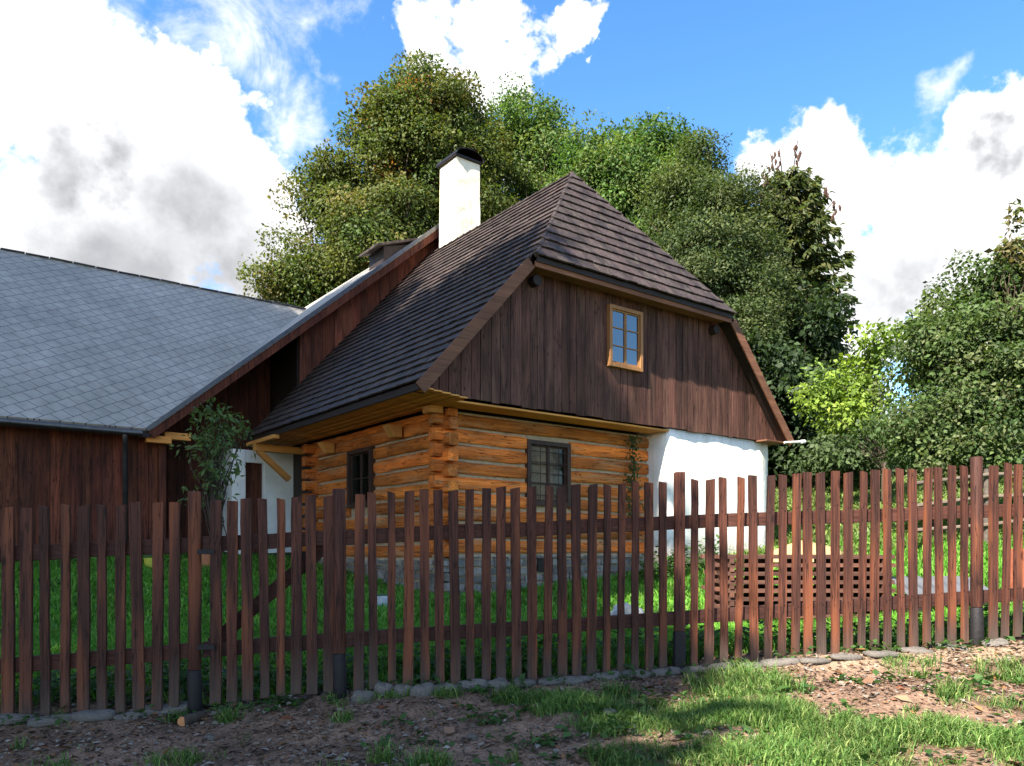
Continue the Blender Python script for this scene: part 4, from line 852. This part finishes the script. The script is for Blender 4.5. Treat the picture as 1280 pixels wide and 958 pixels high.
make_tree('willow_tree', 'grey green dense tree right of the hip, with upright pointed top', 'tree', (at(890, 590, 26)[0], 26),
          [ell(868, 185, 26, 20, 34), ell(860, 250, 26, 52, 62), ell(905, 270, 25.5, 55, 60), ell(880, 340, 25, 80, 70), ell(930, 340, 25, 45, 70), ell(910, 430, 24.5, 60, 60), ell(955, 400, 25, 40, 50)], 680, 170, .118, GRY, bough=2.6, bspread=1.15, shrink=.97, rc=.58, shell=.45, trunk=.26, limbs=80, wl=.45)
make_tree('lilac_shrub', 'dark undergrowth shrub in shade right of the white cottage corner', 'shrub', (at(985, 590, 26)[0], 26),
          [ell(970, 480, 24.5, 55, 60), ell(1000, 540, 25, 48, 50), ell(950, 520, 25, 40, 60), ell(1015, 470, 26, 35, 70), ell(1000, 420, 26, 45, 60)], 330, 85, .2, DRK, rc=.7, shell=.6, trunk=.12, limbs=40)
make_tree('hedge_shrub', 'grey green low shrub under the yellow green tree beyond the lawn', 'shrub', (at(1065, 590, 23)[0], 23),
          [ell(1062, 560, 22, 40, 36), ell(1090, 540, 23, 40, 40), ell(1035, 545, 24.5, 28, 42)], 130, 85, .15, [(.07, .10, .04), (.055, .085, .03)], rc=.5, shell=.5, trunk=.06, limbs=20)
make_tree('plum_tree', 'small yellow green tree with bare slanting trunk beyond the lawn', 'tree', (at(1112, 580, 18)[0], 18),
          [ell(1095, 440, 18, 30, 36), ell(1060, 480, 18, 42, 34), ell(1035, 510, 18, 22, 26), ell(1100, 480, 18, 38, 34), ell(1040, 438, 18, 18, 14), ell(1080, 515, 18, 30, 24)], 120, 42, .12, YEL, rc=.34, shell=.5, trunk=.07, limbs=50)
make_tree('hazel_shrub', 'large leafy green shrub filling the right edge beyond the fence', 'shrub', (at(1215, 590, 14)[0], 14),
          [ell(1210, 380, 14, 58, 62), ell(1260, 350, 14, 60, 55), ell(1175, 430, 14, 50, 60), ell(1240, 460, 13.5, 85, 80), ell(1160, 500, 14, 50, 60), ell(1200, 545, 13.5, 80, 50), ell(1290, 480, 14, 70, 100), ell(1135, 550, 14, 40, 40), ell(1285, 400, 14, 50, 70), ell(1350, 430, 14, 80, 120)],
          860, 95, .085, [(.055, .092, .026), (.042, .074, .022), (.075, .108, .034), (.10, .12, .05)], rc=.33, bough=3, bspread=1.4, shrink=1.0, shell=.5, trunk=.07, limbs=110)
make_tree('sapling', 'thin sprig of a young tree poking above the right hand shrub', 'sapling', (at(1268, 580, 13.4)[0], 13.4),
          [ell(1268, 270, 13.4, 9, 26), ell(1262, 310, 13.4, 10, 22), ell(1275, 330, 13.4, 8, 22)], 34, 11, .12, [(.10, .12, .04), (.13, .11, .05)], rc=.14, shell=.7, trunk=.03, limbs=26, bough=1.3, bspread=.6, shrink=1.0)
make_tree('sapling', 'pale thin sapling between the small yellow green tree and the big right shrub', 'sapling', (at(1165, 570, 15)[0], 15),
          [ell(1165, 375, 15, 16, 14), ell(1150, 400, 15, 14, 12), ell(1160, 440, 15, 20, 34), ell(1150, 470, 15, 20, 30)], 46, 20, .11, [(.13, .17, .05), (.10, .14, .04)], rc=.22, shell=.7, trunk=.03, limbs=26, bough=1.3, bspread=.6, shrink=1.0)
make_tree('hedge', 'dark green hedge closing the far edge of the lawn behind the shrubs', 'hedge', (at(1150, 590, 29)[0], 29),
          [ell(780 + 48 * k, 575, 30 - .3 * k, 42, 34) for k in range(15)], 560, 80, .17, [(.04, .065, .02), (.05, .08, .026)], rc=.6, shell=.5, trunk=.08, limbs=40)
# spruce with brown cones
sb_ = (at(985, 590, 28)[0], 28.0); sz = h1(*sb_); t = thing('spruce_tree', 'dark spruce with brown cones at its ragged top, right of the cottage', 'tree', (*sb_, sz))
mb = MB(); topz = at(985, 214, 28)[2]; mb.tube([(sb_[0], 28, sz - .1), (sb_[0] + .1, 28, (sz + topz) / 2), (sb_[0], 28, topz)], [.28, .17, .02], 9); mb.build('trunk', M['bark'], t, (*sb_, sz), smooth=True)
P = []; D = []; Nn = []; mb = MB(); lv = 0
z = sz + 1.2
while z < topz - .1:
    f = (z - sz) / (topz - sz); rad = 2.75 * (1 - f) ** .30 * (.8 + .4 * f if f < .5 else 1); nb = 8
    for k in range(nb):
        a = k * 6.283 / nb + z * 2.1 + random.uniform(-.3, .3); L = rad * random.uniform(.65, 1.12); d = np.array((math.cos(a), math.sin(a), 0)); p0 = np.array((sb_[0], 28, z))
        pts = [p0 + d * L * s + np.array((0, 0, -.30 * L * s + .16 * L * s * s * (1 + f))) for s in (0, .33, .66, 1)]
        mb.tube(pts, [.035, .025, .015, .006], 5, cap=False)
        nn = int(95 * L / 2 + 26)
        s = rng.random(nn) ** .7; pp = p0 + d[None] * (L * s)[:, None] + np.stack([0 * s, 0 * s, -.30 * L * s + .16 * L * s * s * (1 + f)], 1)
        sd_ = np.array((-d[1], d[0], 0)); sgn = rng.choice([-1, 1], nn)
        P.append(pp + rng.normal(size=(nn, 3)) * .05); D.append(d[None] * .6 + sd_[None] * sgn[:, None] * (.8 * rng.random(nn))[:, None] + np.array((0, 0, -.5))[None] + rng.normal(size=(nn, 3)) * .25); Nn.append(np.array((0, 0, 1))[None] + rng.normal(size=(nn, 3)) * .4)
    z += .33
mb.build('branches', M['bark'], t, (*sb_, sz), smooth=True)
P = np.concatenate(P); D = np.concatenate(D); Nn = np.concatenate(Nn); n = len(P); L = .34 * (.5 + .8 * rng.random(n)); T = np.array([(.055, .078, .028), (.07, .09, .034), (.088, .092, .034)])[rng.integers(0, 3, n)] * (.7 + .6 * rng.random((n, 1)))
leaves('needles', P, D, Nn, L, L * .33, T, M['leaf'], t, (*sb_, sz))
# cone-laden upper shoots
mb = MB()
for (px, py, h_) in [(955, 215, 36), (963, 196, 34), (974, 190, 30), (997, 180, 22), (1000, 250, 20), (1030, 232, 24), (1042, 255, 20), (985, 225, 20), (950, 245, 30), (1012, 240, 18)]:
    a = np.array(at(px, py, 27.6)); hh = h_ / F * 27.6
    for k in range(7): q_ = a + np.array((random.uniform(-.14, .14), random.uniform(-.2, .2), -hh * k / 7 + random.uniform(-.05, .05))); mb.tube([q_, q_ + np.array((random.uniform(-.04, .04), 0, -.10)), q_ + np.array((random.uniform(-.05, .05), 0, -.22))], [.028, .05, .02], 6, rt(.7, 1.3, .1))
    mb.tube([a + np.array((0, 0, .1)), np.array(at(985 + (px - 985) * .3, py + h_ + 30, 27.9))], [.012, .03], 5)
mb.build('cones', plain('cone_brown', (.055, .026, .016), .8), t, (*sb_, sz))

# shade trees left of and behind the viewer: they throw the shade over the yard
Pa = np.array([-SUN_H[1], SUN_H[0]]); Pl = -SUN_H     # across the light, along the light
def sunpos(a, L): p = a * Pa + L * Pl; return float(p[0]), float(p[1])
def sball(a, L, z, r): x, y = sunpos(a, L); return (x, y, z + CZ, r, r, r)
SH = [(.05, .08, .02), (.06, .09, .025)]
def sun_ball(a, b, r): return sball(a, -8, b + 7.2, r)
make_tree('oak_tree', 'very tall spreading oak standing left of the yard opposite the barn wing', 'tree', sunpos(-11, -8), [sun_ball(-11, 9, 3.9), sun_ball(-8.7, 11.2, 2.25), sun_ball(-14.0, 11.4, 3.4), sun_ball(-11, 5, 4), sun_ball(-8.6, 8, 2)], 1100, 60, .42, SH, bough=3.5, bspread=1.2, shrink=1.0, rc=1.0, shell=.5, trunk=.55, limbs=60)
make_tree('oak_tree', 'lower round oak standing behind the viewer beside the path', 'tree', sunpos(-5.6, -8), [sun_ball(-6.2, 5, 2.5), sun_ball(-4.5, 2.2, 2.45), sun_ball(-7.0, 8, 1.9)], 620, 55, .34, SH, bough=3.5, bspread=1.2, shrink=1.0, rc=.8, shell=.55, trunk=.35, limbs=40)
make_tree('oak_tree', 'broad oak standing at the far left beyond the tall oak', 'tree', sunpos(-18, -8), [sball(-17, -8, 13, 4.6), sball(-19, -8, 11, 4.2), sball(-15, -8, 9, 3.8), sun_ball(-16.8, 9.3, 3.6), sun_ball(-17, 13.6, 3.4), sun_ball(-14.4, 13.6, 2.7), sun_ball(-15.7, 16.6, 2.3), sun_ball(-20.5, 8.5, 3.8)], 1100, 55, .45, SH, bough=3.5, bspread=1.2, shrink=1.0, rc=1.2, shell=.5, trunk=.5, limbs=40)
make_tree('alder_tree', 'dense green alder standing right of the yard beyond the fence end', 'tree', (14.5, 7.2), [(14.5, 7.2, 3.6, 2.6, 3.0, 2.4), (14, 5, 3.0, 2.0, 2.4, 2.2), (15, 9.3, 3.2, 1.8, 1.8, 2.2)], 260, 60, .2, [(.05, .09, .025), (.07, .11, .03)], rc=.6, shell=.5, trunk=.16, limbs=40)

# sapling in front of the barn
make_tree('rowan_sapling', 'young rowan sapling with drooping leaves in front of the barn doorway', 'sapling', (at(268, 700, 9.2)[0], 9.2),
          [ell(270, 520, 9.2, 26, 26), ell(262, 560, 9.2, 40, 28), ell(275, 590, 9.2, 36, 26), ell(255, 500, 9.2, 18, 20), ell(292, 530, 9.2, 18, 18), ell(246, 480, 9.2, 8, 24), ell(270, 620, 9.2, 30, 20), ell(300, 600, 9.2, 14, 10)], 72, 9, .08, [(.10, .135, .045), (.10, .16, .05), (.065, .11, .035)], rc=.17, shell=.7, trunk=.028, limbs=60, droop=.3, wl=.4, bough=1.2, bspread=.6, shrink=1.0)
# climber on the cottage front
cx_, cy_ = loc(3.78, -.1); zc = CZ - .66
t = thing('climbing_plant', 'thin green climbing plant trained up the cottage log front', 'plant', (cx_, cy_, zc))
mb = MB(); pts = [(0, 0, .0), (.03, .03, .7), (-.02, .0, 1.3), (.03, .02, 1.9), (-.03, -.05, 2.55)]; mb.tube([(cx_ + a_, cy_ + b_, zc + c_) for a_, b_, c_ in pts], [.014, .012, .01, .008, .005], 6); mb.build('stem', M['bark'], t, (cx_, cy_, zc))
n = 520; f = rng.random(n); zz_ = zc + 1.1 + 1.5 * f; P = np.stack([cx_ + rng.normal(size=n) * .06, cy_ - .02 + rng.normal(size=n) * .05, zz_], 1)
leaves('foliage', P, rng.normal(size=(n, 3)) + np.array((0, -.3, -.4)), rng.normal(size=(n, 3)) * .5 + np.array((.3, -1, .4)), .06 * (.6 + .8 * rng.random(n)), .035 * (.6 + .8 * rng.random(n)), np.array([(.045, .07, .02), (.06, .08, .03)])[rng.integers(0, 2, n)], M['leaf'], t, (cx_, cy_, zc))

# weeds along the fence and the house
def weeds(name, n, xfn, yfn, hmax, leaf, pal):
    cx0 = xfn(n); cy0 = yfn(cx0); per = 16; ci = np.repeat(np.arange(n), per); hh = hmax * (.3 + .7 * rng.random(n)); k = len(ci)
    P = np.stack([cx0[ci] + rng.normal(size=k) * .05, cy0[ci] + rng.normal(size=k) * .05, H(cx0, cy0)[ci] + rng.random(k) * hh[ci]], 1); a = rng.random(k) * 6.283
    D = np.stack([np.cos(a), np.sin(a), rng.normal(size=k) * .4 + .1], 1); Nn = np.array((0, 0, 1))[None] + rng.normal(size=(k, 3)) * .4; L = leaf * (.5 + .9 * rng.random(k))
    o = leaves(name, P, D, Nn, L, L * .55, np.array(pal)[rng.integers(0, len(pal), k)] * (.7 + .6 * rng.random((k, 1))), M['leaf']); o['kind'] = 'stuff'
WP = [(.045, .10, .022), (.06, .12, .03), (.035, .08, .02)]
weeds('weeds', 300, lambda n: rng.uniform(-3.2, 5.5, n), lambda x: fenceY(x) + .12 + rng.random(len(x)) * .55, .24, .07, WP)
weeds('weeds', 60, lambda n: rng.uniform(-3.8, 4, n), lambda x: fenceY(x) - .06 - rng.random(len(x)) * .1, .08, .05, WP)
weeds('weeds', 130, lambda n: rng.uniform(-.8, 3.6, n), lambda x: 3.4 + rng.random(len(x)) * 1.5, .05, .055, WP)
def _hw(n): return rng.uniform(2.2, 4.0, n)
uu = rng.uniform(3.2, 5.3, 90); pts_ = np.array([loc(a_, -.55 - random.random() * .5) for a_ in uu]); weeds('flower_bed', 90, lambda n: pts_[:, 0], lambda x: pts_[:, 1], .55, .09, WP)

# ------------------------------------------------------------------ yard things
# stack of planks on stickers
sx0, sx1, sy = at(892, 0, 8.0)[0], at(1094, 0, 8.0)[0], 8.0
gz0 = max(h1(sx0, sy), h1(sx1, sy), h1(sx0, sy + .7)) + .02; Ls = sx1 - sx0; base_z = gz0 - .06
proto_pl = []
for k in range(4):
    mb = MB(); mb.box(-Ls / 2, Ls / 2, -.055, .055, 0, .038); o = mb.build('plank', M['plank'], bevel=.004); proto_pl.append(o.data); bpy.data.objects.remove(o)
mb = MB(); mb.box(-.02, .02, -.40, .40, 0, .045); o = mb.build('sticker', M['plank']); stick = o.data; bpy.data.objects.remove(o)
mods = lambda o: None
for ly in range(8):
    zl = base_z + .06 + ly * .083
    for k in range(6):
        o = bpy.data.objects.new('plank', random.choice(proto_pl)); col.objects.link(o); o.location = ((sx0 + sx1) / 2 + random.uniform(-.05, .05), sy - .33 + k * .132 + random.uniform(-.01, .01), zl + .001); o.rotation_euler = (0, 0, R(random.uniform(-.5, .5)))
        tag(o, 'brown sawn plank in the airy stickered stack behind the right pickets', 'plank', 'planks stacked to dry on the lawn')
    for k in range(5):
        o = bpy.data.objects.new('spacer_lath', stick); col.objects.link(o); o.location = (sx0 + .08 + k * (Ls - .16) / 4, sy, zl - .045); tag(o, 'short wooden spacer lath between two layers of stacked planks', 'lath', 'spacer laths in the plank stack')
# sand heap by the white corner
hx, hy = at(1000, 690, 13.2)[0], 13.2
mb = MB(); n_, m_ = 26, 9; vs = []
for j in range(m_ + 1):
    for i in range(n_): a = 6.283 * i / n_; r_ = (1 - j / m_) * (1 + .12 * math.sin(3 * a) + .07 * math.sin(7 * a + j)); xx, yy = hx + .85 * r_ * math.cos(a), hy + .6 * r_ * math.sin(a); vs.append((xx, yy, h1(xx, yy) - .03 + .40 * max(0, 1 - r_) ** .6 * (j > 0) + random.uniform(-.01, .01)))
fs = [(j * n_ + i, j * n_ + (i + 1) % n_, (j + 1) * n_ + (i + 1) % n_, (j + 1) * n_ + i) for j in range(m_) for i in range(n_)]
mb.add(vs, fs); o = mb.build('sand_heap', M['sand'], smooth=True); tag(o, 'heap of yellow building sand beside the white cottage corner', 'sand heap')
# crumpled white bag, pail, tub, pot
def lathe(mb, prof, c, n=18, t=(1, 1, 1)):
    vs = [(c[0] + r * math.cos(6.283 * i / n), c[1] + r * math.sin(6.283 * i / n), c[2] + z) for r, z in prof for i in range(n)]
    mb.add(vs, [(j * n + i, j * n + (i + 1) % n, (j + 1) * n + (i + 1) % n, (j + 1) * n + i) for j in range(len(prof) - 1) for i in range(n)], t)
def pail(name, label, cat, px, Y, r, hh, color):
    x = at(px, 0, Y)[0]; z = h1(x, Y); t = thing(name, label, cat, (x, Y, z)); mb = MB()
    lathe(mb, [(.01, .0), (r * .78, 0), (r, hh), (r * 1.06, hh), (r * 1.06, hh + .015), (r * .95, hh + .015), (r * .74, .02), (.01, .02)], (0, 0, 0)); mb.build('body', plain(name + '_paint', color, .5), t, smooth=False)
    mb = MB(); mb.tube([(r * 1.05 * math.cos(a), 0, hh + r * .5 * math.sin(a)) for a in np.linspace(0, math.pi, 12)], [.006] * 12, 6); mb.build('handle', M['zinc'], t)
pail('bucket', 'pale grey bucket on the grass against the cottage stone base', 'bucket', 479, 9.6, .085, .14, (.5, .52, .55))
pail('flower_pot', 'terracotta coloured pot standing near the barn doorway', 'pot', 258, 13.2, .14, .24, (.45, .17, .08))
pail('tub', 'small yellow plastic tub in front of the barn boards', 'tub', 189, 12.4, .11, .18, (.5, .46, .06))
x = at(783, 0, 8.2)[0]; o = stone_mb(.17, .11, .13, 31, 18, 12).build('plastic_bag', plain('bag_white', (.36, .37, .385), .5, 0, 9, .4, .8), smooth=False); o.location = (x, 8.2, h1(x, 8.2) + .09); tag(o, 'crumpled white plastic bag lying on the lawn behind the middle pickets', 'bag')
# grey sheet laid over timbers at right
x0, y0 = at(1175, 0, 7.6)[0], 7.6; z0 = h1(x0, y0)
t = thing('metal_sheet', 'grey metal sheet leaning on timber blocks behind the right fence', 'sheet', (x0, y0, z0)); mb = MB(); nn = 24; vs = []
for j in range(2):
    for s_ in (0, -.006):
        for i in range(nn + 1): vs.append((-.42 + .84 * i / nn, -.22 + .42 * j, .20 + .16 * j + .014 * math.sin(i * 1.6) + s_))
c_ = nn + 1; fs = []
for i in range(nn): fs += [(i, i + 1, 2 * c_ + i + 1, 2 * c_ + i), (c_ + i + 1, c_ + i, 3 * c_ + i, 3 * c_ + i + 1), (i + 1, i, c_ + i, c_ + i + 1)]
mb.add(vs, fs); mb.build('sheet', plain('galvanised', (.15, .155, .16), .5, .5, 6, .3, .1), t)
for k in (-.3, .3): mb = MB(); mb.box(k - .05, k + .05, -.16, .2, -.02, .19); mb.build('block', M['dark'], t, bevel=.006)
# old rail fence beyond, in front of the right shrub
rx0, ry0 = at(1140, 0, 12.5)[0], 12.5; t = thing('rail_fence', 'weathered rail fence standing before the large right hand shrub', 'fence', (rx0, ry0, h1(rx0, ry0)))
b_ = (rx0, ry0, h1(rx0, ry0)); rw = wood('weathered_rail', (.06, .048, .038), (.14, .115, .09), 0, .85, 40, .3, .3)
for k in range(5): xx = rx0 + k * 1.25; yy = ry0 + k * .1; mb = MB(); mb.tube([(xx, yy, h1(xx, yy) - .1), (xx + .01, yy, h1(xx, yy) + 1.25)], [.045, .04], 8); mb.build('post', rw, t, b_)
for hh in (.35, .75, 1.1):
    mb = MB(); mb.tube([(rx0 + k * 1.25, ry0 + k * .1 - .05, h1(rx0 + k * 1.25, ry0 + k * .1) + hh + random.uniform(-.05, .05)) for k in range(5)], [.035] * 5, 7); mb.build('rail', rw, t, b_)
# red painted crate end at the far right
x, y = at(1292, 0, 8.4)[0], 8.4; z = h1(x, y); t = thing('crate', 'reddish wooden crate standing at the right edge behind the pickets', 'crate', (x, y, z))
rc_ = wood('red_crate', (.22, .06, .035), (.36, .12, .07), 0, .7, 30, .3, .2)
for (a, b2, c0, c1) in ((-.2, -.17, -.15, .15), (.17, .2, -.15, .15)): mb = MB(); mb.box(a, b2, c0, c1, 0, .5); mb.build('end_panel', rc_, t, bevel=.004)
mb = MB()
for k in range(4):
    for yy in (-.165, .152): mb.box(-.2, .2, yy, yy + .014, .02 + k * .12, .12 + k * .12)
mb.build('slats', rc_, t, bevel=.003)
